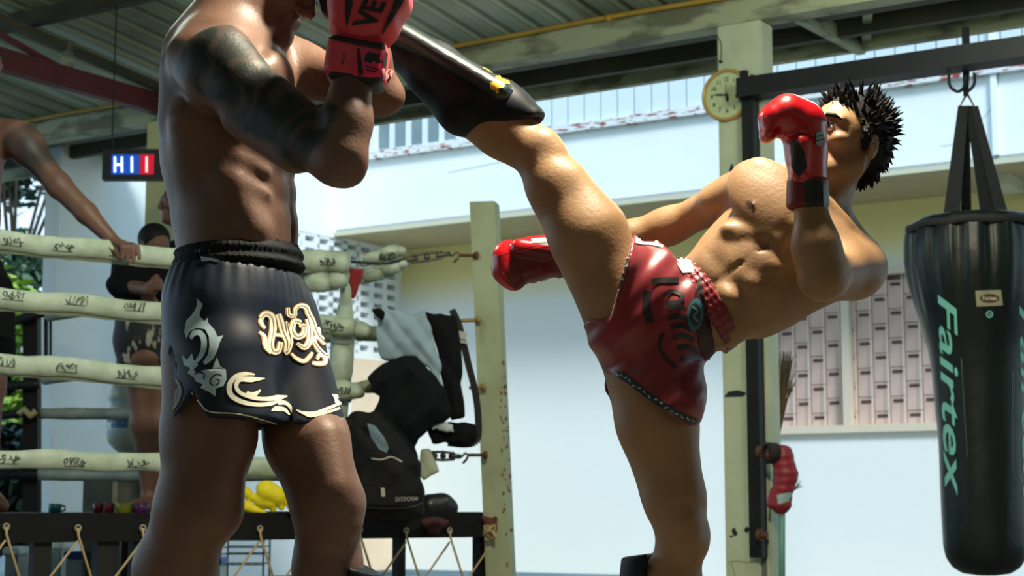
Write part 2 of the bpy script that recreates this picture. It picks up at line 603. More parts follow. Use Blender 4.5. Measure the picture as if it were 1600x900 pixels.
# ---- corrugated roof: one sheet is one piece
SL = 0.10
def roof_z(t): return 3.33 - SL * t
ceil = thing('ceiling', None, None, B(0, 0, 3.3), kind='structure')
prof = []
for i in range(5):
    b0 = i * 0.2
    prof += [(b0, 0), (b0 + 0.07, 0), (b0 + 0.09, 0.035), (b0 + 0.125, 0.035), (b0 + 0.145, 0.0), (b0 + 0.17, 0.006)]
prof.append((1.0, 0))
vs = []; fs = []
for k, t in enumerate((1.3, -6.0, -13.0)):
    for (x, z) in prof:
        p = U_ * x + W_ * t + V((0, 0, z - SL * t + 0.03)); vs.append(p)
npf = len(prof)
for k in range(2):
    for i in range(npf - 1): fs.append([k * npf + i, k * npf + i + 1, (k + 1) * npf + i + 1, (k + 1) * npf + i])
sh = bpy.data.meshes.new('roof_sheet'); sh.from_pydata([tuple(v) for v in vs], [], fs); sh.materials.append(roof_m)
roof_l = mat('aged_roof_sheet', (165, 176, 150), 0.5, rgb2=(195, 204, 184), vscale=2.5)
sh2 = sh.copy(); sh2.materials.clear(); sh2.materials.append(roof_l)
for i in range(-9, 7):
    inst('roof_sheet', sh2 if i in (-2, 1, 2, 4, 6) else sh, ceil, B(i, 0, 3.33))
for t in (-1.1, -2.2, -3.3, -4.4, -5.5, -6.6, -7.7, -8.8, -9.9, 1.22):
    mb = MB(); mb.bst(-9, 7, t, t + 0.06, roof_z(t) - 0.07, roof_z(t) + 0.02); mb.build('purlin', dark_under if t != 1.22 else beam_m, ceil)
# eaves beam with the conduit along its top, dark steel channel under the overhang
mb = MB(); mb.bst(-9, 7, 0.0, 0.13, 3.02, 3.16); mb.build('eaves_beam', beam_m, ceil)
mb = MB(); mb.bst(-9, 7, 0.5, 0.6, 3.14, 3.28); mb.build('overhang_channel', dark_under, ceil)
mb = MB(); mb.bst(-9, 7, 0.85, 0.9, 3.12, 3.24); mb.build('overhang_channel', dark_under, ceil)
mb = MB(); mb.tube([B(x, -0.03, 3.155 + 0.006 * math.sin(x * 3)) for x in np.arange(-8.8, 7, 0.5)], 0.014, 8)
for x in np.arange(-8.6, 7, 1.15): mb.tube([B(x, -0.03, 3.155), B(x + 0.03, -0.03, 3.155)], 0.02, 8)
o = mb.build('conduit', conduit_m, smooth=True); tag(o, 'yellow plastic conduit pipe running along the top of the eaves beam', 'pipe')
# rafters (trusses) from the two columns back into the gym
def truss(s):
    th = thing('roof_truss', None, None, B(s, 0, 3.0), kind='structure')
    mb = MB(); mb.bar(B(s, -12.9, 3.12), B(s, 0.0, 3.12), 0.07, 0.13); mb.build('bottom_chord', red_steel, th)
    mb = MB(); mb.bar(B(s, -12.9, roof_z(-12.9) - 0.1), B(s, 0, roof_z(0) - 0.1), 0.05, 0.05); mb.build('top_chord', dark_under, th)
    for t in (-0.78, -2.2, -3.6, -5.0, -6.4, -7.8):
        mb = MB(); mb.bar(B(s, t, 3.12), B(s, t, roof_z(t) - 0.06), 0.05, 0.05, up=W_); mb.build('strut', beam_m, th)
        mb = MB(); mb.bar(B(s, t, 3.16), B(s, t - 1.35, roof_z(t - 1.35) - 0.1), 0.03, 0.03); mb.build('brace', red_steel, th)
truss(3.91)

# ---- columns
def column(s, w, d, name, label=None, m=green_paint, zt=3.02):
    th = thing(name, None, None, B(s, 0, 0), kind='structure')
    mb = MB(); mb.bst(s - w, s, 0, d, 0, zt); mb.build('shaft', m, th, bevel=0.008)
    return th
col1 = column(0.0, 0.245, 0.15, 'column')
# (front face spans s -0.245 .. 0)
col2 = column(4.02, 0.26, 0.2, 'column', m=mat('pale_yellow_paint', (206, 200, 140), 0.7, var=0.08, vscale=3))
col_bvh = bvh_of(obj_vf(col1.children[0]))
chip = mat('exposed_dark_undercoat', (28, 44, 44), 0.9)
tan = mat('exposed_tan_plaster', (120, 116, 80), 0.9)
random.seed(3)
def chip_blob(cx, cy, rx, ry, n=10, j=0.45):
    return [(cx + math.cos(a) * rx * (1 + random.uniform(-j, j)), cy + math.sin(a) * ry * (1 + random.uniform(-j, j))) for a in [2 * math.pi * i / n for i in range(n)]]
CH = []
for cy in range(590, 712, 9): CH.append(chip_blob(1101.5 + (2 if cy < 670 else 0), cy, 5 if cy < 670 else 3, 7, 8, 0.5))
for c in ((1123, 712, 6, 4), (1117, 716, 4, 3), (1131, 719, 2, 2), (1148, 831, 4, 6), (1143, 838, 3, 2), (1167, 828, 4, 5), (1118, 613, 8, 2.5), (1150, 612, 12, 2), (1143, 266, 3, 8), (1170, 240, 4, 12)): CH.append(chip_blob(*c))
CH.append([(1103, 617), (1108, 612), (1164, 612), (1166, 616), (1160, 620), (1125, 621), (1106, 621)])
for c in CH: printed('paint_chip', tess(c), col_bvh, chip, col1, 0.001)
tr = []
for yy in (880,): tr += ribbon_tris([(1101, 878), (1120, 881), (1150, 877), (1172, 880)], 1.2)
tr += ribbon_tris([(1143, 880), (1149, 900)], 1.0)
printed('crack', tr, col_bvh, tan, col1, 0.001)
tr = ribbon_tris([(1118, 34), (1122, 58), (1128, 72), (1127, 96)], 1.3)
mb = MB()
pts = [cast(col_bvh, p.x, p.y, 0.006) for p in catmull([(1118, 34), (1121, 55), (1128, 70), (1127, 95)], 4)]
mb.tube([p for p in pts if p], 0.002, 6); h = cast(col_bvh, 1127, 97, 0.0)
if h: mb.tube([h, h - W_ * 0.02], 0.007, 8)
o = mb.build('hanging_wire', black_steel); tag(o, 'thin dark wire hanging above the round clock on the green column', 'wire')

# ---- building behind
def soffit_bounce_wall():  # warm bounce from the soffit is painted into the wall's upper colour
    m = mat('wall_painted_soffit_bounce', (228, 236, 236), .85, bump=.15, bscale=25)
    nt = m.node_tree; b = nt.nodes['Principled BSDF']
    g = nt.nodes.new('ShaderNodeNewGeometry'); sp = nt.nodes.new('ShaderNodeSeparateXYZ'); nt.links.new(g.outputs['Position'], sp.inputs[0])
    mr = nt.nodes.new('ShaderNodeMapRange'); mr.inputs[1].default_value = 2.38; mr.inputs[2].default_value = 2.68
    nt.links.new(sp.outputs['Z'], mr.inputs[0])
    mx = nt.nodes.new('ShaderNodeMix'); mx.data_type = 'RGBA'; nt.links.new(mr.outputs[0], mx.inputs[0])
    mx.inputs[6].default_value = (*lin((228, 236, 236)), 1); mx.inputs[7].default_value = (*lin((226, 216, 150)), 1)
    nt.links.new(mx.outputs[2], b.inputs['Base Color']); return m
TF, TL, TS = 4.0, 5.0, 5.65
WS1 = s_at(1203, TL)
bld = thing('building', 'white two storey building with siding strip, barred windows and open vent blocks', 'building', B(2, 5, 0))
mb = MB(); mb.bst(-7, TS + 0.1, TF, TF + 0.12, 2.99, 3.62); mb.build('upper_wall', white_wall, bld)
mb = MB(); mb.bst(-7, TS + 0.1, TF + 0.02, TF + 0.14, 3.66, 6.0); mb.build('siding_backing', white_wall, bld)
mb = MB(); mb.bst(-7, TS, TF, TL + 0.1, 2.97, 3.03)
mb.build('soffit', mat('soffit_board', (182, 168, 128), 0.85, var=0.05), bld)
ledge = mat('peeling_red_ledge', (214, 220, 220), 0.7, rgb2=(140, 62, 62), vscale=11, thr=(0.54, 0.60), stretch=(1, 1, 5))
mb = MB(); mb.bst(-7, TS, TF - 0.06, TF + 0.02, 3.615, 3.68); mb.build('ledge', ledge, bld)
mb = MB(); mb.bst(-7, TS, TF - 0.03, TF, 2.965, 3.0); mb.build('drip_edge', mat('drip_edge', (196, 196, 172), 0.8), bld)
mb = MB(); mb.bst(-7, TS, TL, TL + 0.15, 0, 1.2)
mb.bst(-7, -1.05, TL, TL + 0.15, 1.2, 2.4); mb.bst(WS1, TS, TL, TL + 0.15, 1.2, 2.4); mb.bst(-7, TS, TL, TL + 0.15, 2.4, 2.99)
lw = mb.build('lower_wall', soffit_bounce_wall(), bld)
for s in np.arange(-3.0, 5.5, 0.155):
    pass
siding = mat('white_siding', (206, 220, 226), 0.5, var=0.03, vscale=2)
pm = bpy.data.meshes.new('siding_panel')
m2 = MB(); m2.box((0, 0, 0.9), (0.072, 0, 0), (0, 0.012, 0), (0, 0, 0.9)); pm.from_pydata([tuple(v) for v in m2.v], [], m2.f); pm.materials.append(siding)
s = -3.2
LW0, LW1 = s_at(720, TF), s_at(588, TF)
while s < TS:
    if not (LW0 < s < LW1): inst('siding_panel', pm, bld, B(s, TF + 0.005, 3.68), (0, 0, ANG))
    s += 0.155
# louvred windows in the siding
glassm = mat('grey_louvre_glass', (112, 132, 140), 0.15, var=0.15, vscale=3)
wn = MB(); wn.bst(LW0, LW1, TF - 0.01, TF + 0.03, 3.66, 3.70); wn.bst(LW0, LW1, TF - 0.01, TF + 0.03, 4.35, 4.5)
win = wn.build('louvre_window', siding, bld)
n = 5; w = (LW1 - LW0) / n
for i in range(n):
    mb = MB(); mb.bst(LW0 + i * w + 0.05, LW0 + (i + 1) * w, TF + 0.0, TF + 0.01, 3.7, 4.35); mb.build('pane', glassm, win)
    mb = MB(); mb.bst(LW0 + i * w, LW0 + i * w + 0.05, TF - 0.02, TF + 0.03, 3.68, 4.4); mb.build('mullion', siding, win)
# hairline cracks and the down pipe on the upper wall
uw = bvh_of(obj_vf([c for c in bld.children if c.name.startswith('upper_wall')][0]))
tr = ribbon_tris([(1560, 118), (1557, 150), (1547, 172), (1532, 188), (1512, 198)], 1.0) + ribbon_tris([(700, 270), (740, 262), (790, 252), (812, 250)], 0.9) + ribbon_tris([(1520, 205), (1490, 225), (1470, 228)], 0.8)
printed('crack', tr, uw, mat('hairline_crack', (150, 165, 165), 0.9), bld, 0.002)
px_s = s_at(1573, TF)
mb = MB(); mb.bst(px_s - 0.02, px_s + 0.02, TF - 0.04, TF, 3.03, 4.2); mb.build('down_pipe', white_wall, bld)
mb = MB(); mb.bst(s_at(1600, 4.5), s_at(1572, 4.5), 4.35, 4.7, 2.88, 2.97); mb.build('soffit_lamp_housing', mat('drip_edge', (196, 196, 172)), bld)

# barred windows of the lower wall: frame, mullion, bars and rows of small clay blocks behind
def barred_window(s0, s1, t, z0, z1, mull):
    fr = MB()
    cream_f = mat('cream_frame', (214, 204, 184), 0.6)
    fr.bst(s0 - 0.03, s1 + 0.03, t - 0.05, t + 0.06, z0 - 0.05, z0 + 0.01)
    fr.bst(s0 - 0.03, s1 + 0.03, t - 0.03, t + 0.06, z1 - 0.01, z1 + 0.05)
    fr.bst(s0 - 0.05, s0, t - 0.03, t + 0.06, z0, z1); fr.bst(s1, s1 + 0.05, t - 0.03, t + 0.06, z0, z1)
    f = fr.build('window_frame', cream_f, bld)
    for q in mull:
        mb = MB(); mb.bst(q - 0.03, q + 0.035, t - 0.04, t + 0.05, z0, z1); mb.build('mullion', cream_f, f)
    bm1 = bpy.data.meshes.new('brick')
    c = MB(); c.box((0, 0, 0), (0.0625, 0, 0), (0, 0.03, 0), (0, 0, 0.112)); bm1.from_pydata([tuple(v) for v in c.v], [], c.f)
    bm1.materials.append(mat('pinkish_clay', (206, 182, 172), 0.9, var=0.12, vscale=5))
    dm = bpy.data.meshes.new('slot')
    c = MB(); c.box((0, 0, 0), (0.04, 0, 0), (0, 0.004, 0), (0, 0, 0.012)); dm.from_pydata([tuple(v) for v in c.v], [], c.f)
    dm.materials.append(mat('slot_dark', (84, 66, 60), 0.9))
    bmsh = bpy.data.meshes.new('bar')
    c = MB(); c.tube([(0, 0, 0), (0, 0, z1 - z0)], 0.004, 6); bmsh.from_pydata([tuple(v) for v in c.v], [], c.f); bmsh.materials.append(mat('bar_white', (226, 214, 200), 0.5))
    k = 0; s = s0 + 0.065
    while s < s1:
        zz = z0 - 0.115 + (0.115 if k % 2 else 0.0)
        while zz < z1 + 0.05:
            za = max(zz - 0.112, z0); zb = min(zz + 0.112, z1)
            if zb - za > 0.03:
                inst('brick', bm1, f, B(s, t + 0.08, (za + zb) / 2), (0, 0, ANG), (1, 1, (zb - za) / 0.224))
                if z0 < zz + 0.115 < z1 - 0.02: inst('slot', dm, f, B(s, t + 0.048, zz + 0.08), (0, 0, ANG))
            zz += 0.23
        inst('bar', bmsh, f, B(s + 0.066, t + 0.01, z0), (0, 0, 0))
        k += 1; s += 0.132
    mb = MB(); mb.bst(s0, s1, t + 0.12, t + 0.14, z0, z1); mb.build('grout', mat('pinkish_grout', (170, 148, 138), 0.9), f)
MS = s_at(1326, TL)
barred_window(-1.05, WS1, TL, 1.2, 2.4, [MS])

# return wall with vent blocks, running toward the ring (its top is hidden by the gym roof)
VT0, VT1, VZ0, VZ1 = 3.35, 4.95, 1.95, 2.95
T0 = t_at(82, TS)
mb = MB(); mb.bst(TS, TS + 0.15, T0, VT0, 0, 6); mb.bst(TS, TS + 0.15, VT1, TL + 0.1, 0, 3.0)
mb.bst(TS, TS + 0.15, VT0, VT1, 0, VZ0); mb.bst(TS, TS + 0.15, VT0, TF + .1, VZ1, 6); mb.bst(TS, TS + 0.15, TF, VT1, VZ1, 3.02)
mb.build('return_wall', white_wall, bld)
vb = bpy.data.meshes.new('vent_block'); c = MB()
for zz in (0.012, 0.1, 0.188): c.box((0, 0, zz), (0.1, 0, 0), (0, 0.06, 0), (0, 0, 0.012 if zz != 0.1 else 0.026))
for xx in (-0.083, 0.083): c.box((xx, 0, 0.1), (0.017, 0, 0), (0, 0.06, 0), (0, 0, 0.1))
vb.from_pydata([tuple(v) for v in c.v], [], c.f); vb.materials.append(white_wall)
AW = math.atan2(W_.y, W_.x)
for i in range(8):
    for j in range(5): inst('vent_block', vb, bld, B(TS + 0.065, VT0 + 0.1 + 0.2 * i, VZ0 + 0.2 * j), (0, 0, AW))
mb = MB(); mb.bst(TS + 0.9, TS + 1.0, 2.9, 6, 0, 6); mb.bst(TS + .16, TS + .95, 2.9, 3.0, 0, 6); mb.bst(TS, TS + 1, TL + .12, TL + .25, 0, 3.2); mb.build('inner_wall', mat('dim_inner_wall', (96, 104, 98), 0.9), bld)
mb = MB(); mb.bst(TS - 0.02, TS, t_at(548, TS), t_at(618, TS), 0, 1.9); mb.build('door_panel', mat('peach_door', (226, 206, 180), 0.7, var=0.04), bld)

# ---- trees and sky gap at the left
def leaf_tree(name, label, c, rx, rz, n, cols, seed, trunk_h):
    rnd = random.Random(seed)
    th = thing(name, label, 'tree', (c[0], c[1], 0), group='trees beyond the gym')
    mb = MB(); mb.tube([(c[0], c[1], 0), (c[0] + 0.1, c[1], trunk_h * 0.6), (c[0] - 0.1, c[1], c[2])], [0.05, 0.04, 0.02], 8)
    for i in range(7):
        a = rnd.uniform(0, 6.28); mb.tube([(c[0], c[1], trunk_h * 0.7), (c[0] + math.cos(a) * rx * 0.4, c[1] + math.sin(a) * rx * 0.4, c[2]), (c[0] + math.cos(a) * rx * 0.8, c[1] + math.sin(a) * rx * 0.8, c[2] + rnd.uniform(-.3, .6) * rz)], [0.03, 0.02, 0.008], 5)
    mb.build('trunk', mat('bark', (60, 50, 38), 0.9), th)
    clumps = [(V((rnd.gauss(0, .45) * rx, rnd.gauss(0, .45) * rx, rnd.uniform(-1, 1) * rz)) + V(c), rnd.uniform(.25, .6) * rx * .6) for _ in range(26)]
    for ci, colr in enumerate(cols):
        vs = []; fs = []
        for i in range(n):
            cc, r = rnd.choice(clumps)
            p = cc + V((rnd.gauss(0, 1), rnd.gauss(0, 1), rnd.gauss(0, .8))) * r * 0.5
            d = V((rnd.gauss(0, 1), rnd.gauss(0, 1), rnd.gauss(0, .6))).normalized(); e = d.cross(V((rnd.gauss(0, 1), rnd.gauss(0, 1), 1))).normalized()
            L = rnd.uniform(.07, .14); k = len(vs)
            vs += [p - d * L, p + e * L * .4, p + d * L, p - e * L * .4]; fs.append([k, k + 1, k + 2, k + 3])
        o = mk('foliage', vs, fs, mat('leaf_%d' % sum(colr), colr, 0.5), th); o['kind'] = 'stuff'
leaf_tree('tree', 'tall loose leafy tree showing blue sky through its crown', (-6.2, 20.5, 4.6), 1.3, 1.7, 5200, [(64, 100, 70), (36, 66, 50)], 5, 4.5)
leaf_tree('tree', 'low sunlit yellow green bush tree behind the ropes', (-5.45, 17.0, 2.2), 0.9, .8, 3500, [(150, 180, 60), (90, 130, 40)], 6, 1.8)
leaf_tree('tree', 'dark green shrub at the far left behind the lower ropes', (-4.62, 14.1, 1.0), 0.7, .7, 4500, [(40, 62, 34), (22, 34, 24)], 8, .8)
mb = MB(); mb.box((-9, 24, 0.6), (5, 0, 0), (0, 0.1, 0), (0, 0, 0.7)); o = mb.build('garden_wall', mat('garden_wall_m', (40, 44, 36), 0.9)); tag(o, kind='structure')

# ---- clock
def clock():
    nrm = -W_
    c0 = cast(col_bvh, 1137, 149.5, 0.0)
    th = thing('wall_clock', 'round pale green wall clock with gold rim hanging on the green column', 'clock', c0)
    R = 0.134
    gold = mat('gold_rim', (196, 160, 92), 0.35, metal=0.3)
    face = mat('clock_face', (190, 206, 160), 0.6)
    ink = mat('clock_ink', (34, 44, 36), 0.6)
    right = -U_
    def ring(mb, r0, r1, d0, d1, n=40):
        mb.lathe(c0, [(r0, d0), (r0, d1), ((r0 + r1) / 2, d1 + 0.006), (r1, d1), (r1, d0)], n, axis=nrm)
    mb = MB(); mb.lathe(c0, [(R - .012, 0.0), (R - .012, .012)], 48, axis=nrm); mb.build('dial', face, th)
    mb = MB()
    n = 56; pr = [(R, 0), (R + .002, .02), (R - .006, .03), (R - .014, .026), (R - .016, .0125)]
    x = right; y = V((0, 0, 1))
    for r, h in pr:
        for j in range(n):
            a = 2 * math.pi * j / n; mb.v.append(c0 + nrm * h + x * math.cos(a) * r + y * math.sin(a) * r)
    for i in range(len(pr) - 1):
        for j in range(n): mb.f.append([i * n + j, i * n + (j + 1) % n, (i + 1) * n + (j + 1) % n, (i + 1) * n + j])
    mb.build('rim', gold, th, smooth=True)
    def flat(tris, d, name, m):
        mb = MB()
        for t in tris:
            mb.add([c0 + nrm * d + right * p.x + V((0, 0, p.y)) for p in t], [[0, 1, 2]])
        return mk(name, mb.v, mb.f, m, th)
    for hnum in range(1, 13):
        a = math.radians(90 - 30 * hnum + 1)
        tr = text_tris(str(hnum), 0.03, bold=0.0006)
        flat([tuple(V((p.x + math.cos(a) * .082, p.y + math.sin(a) * .082)) for p in t) for t in tr], .0135, 'numeral', ink)
    tr = []
    for i in range(48):
        a = 2 * math.pi * i / 48; b = a + .07
        tr.append((V((math.cos(a), math.sin(a))) * .058, V((math.cos(a), math.sin(a))) * .0595, V((math.cos(b), math.sin(b))) * .0595))
        tr.append((V((math.cos(a), math.sin(a))) * .058, V((math.cos(b), math.sin(b))) * .0595, V((math.cos(b), math.sin(b))) * .058))
    flat(tr, .013, 'dial_ring', ink)
    def hand(ang, L, w, d, name, m=ink, tail=.012):
        e = V((math.cos(ang), math.sin(ang))); q = V((-e.y, e.x))
        pts = [-e * tail - q * w / 2, -e * tail + q * w / 2, e * L * .5 + q * w, e * L, e * L * .5 - q * w]
        mb = MB(); k = [c0 + nrm * d + right * p.x + V((0, 0, p.y)) for p in pts]; k2 = [p + nrm * .0015 for p in k]
        mb.add(k + k2, [[0, 1, 2, 3, 4], [9, 8, 7, 6, 5]] + [[i, (i + 1) % 5, (i + 1) % 5 + 5, i + 5] for i in range(5)])
        mb.build(name, m, th)
    hand(math.radians(172), .078, .006, .017, 'minute_hand')
    hand(math.radians(-80), .042, .010, .0145, 'hour_hand')
    hand(math.radians(89), .07, .0015, .02, 'second_hand', mat('clock_red', (130, 40, 30), 0.5), .03)
    mb = MB(); mb.lathe(c0, [(.006, .012), (.006, .022)], 12, axis=nrm); mb.build('hub', ink, th)
clock()

# ---- punching bag frame: black post and beam
fr = thing('bag_frame', 'black steel channel post and long beam that carries the heavy bag', 'frame', B(-0.30, 0.02, 0))
sp0 = s_at(1173, 0.0)
mb = MB(); mb.bst(sp0 - 0.075, sp0, -0.05, 0.0, 0.33, 2.72); mb.bst(sp0 - 0.075, sp0 - 0.06, -0.07, 0.0, 0.33, 2.72); mb.build('post', black_steel, fr)
zb = 2.70
mb = MB(); mb.bst(-4.6, sp0 - .005, -0.12, 0.0, zb - 0.095, zb); mb.bst(-4.6, sp0 - .005, -0.13, 0.01, zb - 0.1, zb - 0.085); mb.build('beam', black_steel, fr)
mb = MB(); mb.bst(sp0 - 0.07, sp0 - 0.04, 0.0, 0.06, 0.2, 2.7); mb.build('back_channel', mat('grey_channel', (120, 130, 118), 0.6), fr)
mb = MB(); mb.bst(sp0 - 0.02, sp0 + 0.015, -0.03, -0.0, zb - 0.0, zb + 0.06); mb.build('gusset', black_steel, fr)
for pyy in (706, 836):
    c = P(1184, pyy, (B(sp0 - .04, -.08)).y)
    mb = MB(); mb.lathe(c, [(.03, 0), (.03, .02), (.016, .02), (.016, .05)], 12, axis=-U_); mb.build('bolt', mat('rusty_bolt', (88, 56, 34), 0.7), fr)
# outrigger brace under the overhang
th = thing('roof_outrigger', None, None, B(-0.2, 0, 3.1), kind='structure')
mb = MB(); mb.bar(B(-0.30, 0.0, 3.12), B(-0.30, 1.28, 3.17), 0.05, 0.09); mb.build('arm', beam_m, th)
mb = MB(); mb.bar(B(-0.75, 0.2, 3.2), B(-0.34, 1.25, 3.2), 0.05, 0.06); mb.build('arm', beam_m, th)
# ================================================================== RING
C1 = P(540, 500, 7.2); C1.z = 0
_a = P(0, 700, 6.4); _a.z = 0
ND = (C1 - _a).normalized()             # along the near side, to the right
C2 = P(65, 500, 8.84); C2.z = 0
FD = (C2 - C1).normalized()
def line_Y(px, o, d, off=0.0):
    k = (px - 800) / FPX
    t = (k * o.y - o.x) / (d.x - k * d.y)
    for _ in range(1): pass
    return o.y + d.y * t - off
def NY(px): return line_Y(px, C1, ND)
def FY(px): return line_Y(px, C1, FD)
ring = thing('boxing_ring', 'raised boxing ring with pale padded ropes and black laced apron', 'boxing ring', (C1.x - 1, C1.y + 0.6, 0))
canvas = mat('ring_canvas', (66, 60, 56), 0.9)
apron_m = mat('black_apron', (14, 16, 19), 0.8, var=0.2, spec=.2)
pad_m = mat('rope_sleeve_vinyl', (146, 164, 146), 0.5, rgb2=(176, 192, 176), vscale=14, bump=0.5, bscale=18)
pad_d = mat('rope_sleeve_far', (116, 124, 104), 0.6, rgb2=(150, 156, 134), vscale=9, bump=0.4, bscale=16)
black_rope = mat('black_rope', (26, 30, 38), 0.5)
cord = mat('tan_cord', (168, 150, 108), 0.8)
steel = mat('dull_steel', (96, 92, 80), 0.45, metal=0.5)
ink_m = mat('sleeve_print', (52, 62, 58), 0.7)
E0 = P(777, 820, NY(777)); E0.z = 0
W3 = C1 - ND * 4.2
up = lambda p, z: V((p.x, p.y, z))
E1 = E0 + FD * 2.5; E3 = E0 - ND * 5.2; E2 = E3 + FD * 2.5
mb = MB(); mb.add([up(p, z) for z in (0.545, 0.50) for p in (E0, E1, E2, E3)], [[0, 1, 2, 3], [7, 6, 5, 4], [0, 4, 5, 1], [1, 5, 6, 2], [2, 6, 7, 3], [3, 7, 4, 0]])
mb.build('platform', canvas, ring)
nn = V((ND.y, -ND.x, 0))
mb = MB(); mb.box(up((E0 + E3) / 2, 0.495) + nn * 0.012, ND * 2.6, nn * 0.012, (0, 0, 0.056)); mb.build('apron', apron_m, ring)
f2 = V((-FD.y, FD.x, 0)) * -1
mb = MB(); mb.box(up((E0 + E1) / 2, 0.495), FD * 1.25, f2 * 0.012, (0, 0, 0.056)); mb.build('apron', apron_m, ring)
mb = MB(); mb.box(up((E3 + E0) / 2, 0.12) - nn * 0.05, ND * 2.6, nn * 0.02, (0, 0, 0.03)); mb.build('lower_rail', black_steel, ring)
for px, wd in ((57, 0.07), (160, 0.09), (205, 0.03), (480, 0.05), (622, 0.035), (752, 0.06), (-200, .07)):
    Y = NY(px) + 0.05
    b = G(px, Y, 0); mb = MB(); mb.box(up(b, 0.25), ND * wd / 2 * 1.0, nn * 0.03, (0, 0, 0.25)); mb.build('leg', black_steel, ring)
for k in (0.9, 1.8, 2.4):
    for q in (0.3, 1.6, 2.9, 4.2):
        b = E0 - ND * q + FD * k; mb = MB(); mb.box(up(b, 0.25), ND * 0.03, nn * 0.03, (0, 0, 0.25)); mb.build('leg', black_steel, ring)
# eyelets and lacing
ey = [(-90, 823), (8, 823), (120, 825), (221, 825), (312, 826), (404, 826), (484, 827), (560, 827), (632, 829), (700, 829), (768, 828)]
low = []
for i, (px, py) in enumerate(ey):
    Y = NY(px) - 0.02
    c = P(px, py, Y); c = c + nn * 0.015
    mb = MB()
    mb.tube([c + ND * math.cos(a) * .011 + V((0, 0, math.sin(a) * .011)) for a in np.linspace(0, 2 * math.pi, 13)], 0.0035, 6, caps=False)
    mb.build('eyelet', mat('pale_eyelet', (150, 148, 128), 0.5), ring, smooth=True)
    a = c + nn * 0.006
    lo1 = V((a.x, a.y, 0.12)) + ND * 0.12; lo2 = V((a.x, a.y, 0.12)) - ND * 0.25
    mb = MB(); mb.tube([c, a + V((0, 0, -.03)), lo1], 0.0055, 6); mb.tube([c + V((0, 0, -.05)), lo2], 0.0045, 6)
    mb.build('lacing_cord', cord, ring, smooth=True)
# post
pm_ = mat('pale_green_post', (158, 172, 142), 0.6, rgb2=(140, 150, 122), vscale=6)
rust = mat('rust_stain', (112, 84, 56), 0.9)
pt = P(757, 318, 7.55); pb = G(787, 7.62, 0)
ax = (ND * 0.72 + nn * 0.69).normalized(); ay = V((-ax.y, ax.x, 0))
mb = MB()
vs = [c + ax * i * 0.058 + ay * j * 0.058 for c in (pb, pt) for i, j in ((-1, -1), (1, -1), (1, 1), (-1, 1))]
mb.add(vs, [[3, 2, 1, 0], [4, 5, 6, 7], [0, 1, 5, 4], [1, 2, 6, 5], [2, 3, 7, 6], [3, 0, 4, 7]])
post = mb.build('ring_post', pm_, ring)
pb_ = bvh_of(obj_vf(post))
random.seed(11)
for i in range(46):
    y = random.choice([random.uniform(560, 900), random.uniform(600, 760)])
    printed('rust_patch', tess(chip_blob(786 + (y - 560) * .022 + random.uniform(-6, 7), y, random.uniform(.8, 2.6), random.uniform(1, 4.5), 7)), pb_, rust, post, 0.001)
for c in ((789, 610, 6, 9, 9), (786, 590, 4, 5, 9)): printed('rust_patch', tess(chip_blob(*c)), pb_, rust, post, 0.001)

# ropes of the near side
near = [((-160, 358), (0, 376), (130, 388), (270, 401), (400, 405), (545, 408)),
        ((-160, 452), (0, 466), (120, 475), (246, 487), (400, 499), (558, 511)),
        ((-160, 552), (0, 567), (130, 577), (260, 590), (400, 600), (545, 610)),
        ((-160, 714), (0, 717), (130, 720), (250, 724), (400, 730), (560, 736))]
rope_objs = []
for k, pts in enumerate(near):
    c = catmull(pts, 10); P3 = []; R = []
    for i, p in enumerate(c):
        P3.append(P(p.x, p.y + 1.5 * math.sin(i * .5 + k), NY(p.x))); R.append(0.032 + 0.004 * noise.noise(V((i * .35, k * 3.1, 0))) + (0.004 if k < 3 else 0.002))
    mb = MB(); mb.tube(P3, R, 14, flat=(0.6, 1.12)); o = mb.build('rope', pad_m, ring, smooth=True); rope_objs.append(o)
rb = bvh_of(*[obj_vf(o) for o in rope_objs])
def scribble(cx, cy, w, h, seed, sl):
    rnd = random.Random(seed); tr = []
    for i in range(7):
        x0 = cx - w / 2 + w * i / 7
        pts = [(x0 + rnd.uniform(0, w / 4), cy + sl * (x0 - cx) + rnd.uniform(-h / 2, h / 2)) for _ in range(4)]
        tr += ribbon_tris(pts, rnd.uniform(1.2, 2.2), 3)
    tr += ribbon_tris([(cx - w / 2, cy + h * .45 - sl * w / 2), (cx + w / 2, cy + h * .45 + sl * w / 2)], 1.4, 2)
    return tr
for i, (x, y) in enumerate([(18, 377), (98, 386), (186, 394), (505, 407), (20, 462), (118, 470), (210, 479), (520, 508), (8, 566), (104, 575), (196, 585), (12, 718), (116, 722), (214, 724)]):
    printed('sleeve_print', scribble(x, y, 32, 15, i, 0.09 if y < 700 else 0.02), rb, ink_m, ring, 0.001, 6)
# seam flap of darker vinyl hanging below each sleeve
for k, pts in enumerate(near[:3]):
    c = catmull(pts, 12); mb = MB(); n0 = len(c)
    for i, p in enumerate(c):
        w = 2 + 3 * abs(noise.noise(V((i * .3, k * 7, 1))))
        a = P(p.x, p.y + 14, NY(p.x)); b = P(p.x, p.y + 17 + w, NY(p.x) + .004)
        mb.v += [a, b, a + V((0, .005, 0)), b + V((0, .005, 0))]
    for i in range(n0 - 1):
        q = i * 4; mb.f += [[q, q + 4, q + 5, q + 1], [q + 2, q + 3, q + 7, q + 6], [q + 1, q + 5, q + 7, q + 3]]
    mb.build('sleeve_seam', mat('seam_flap_vinyl', (120, 132, 112), 0.6), ring)
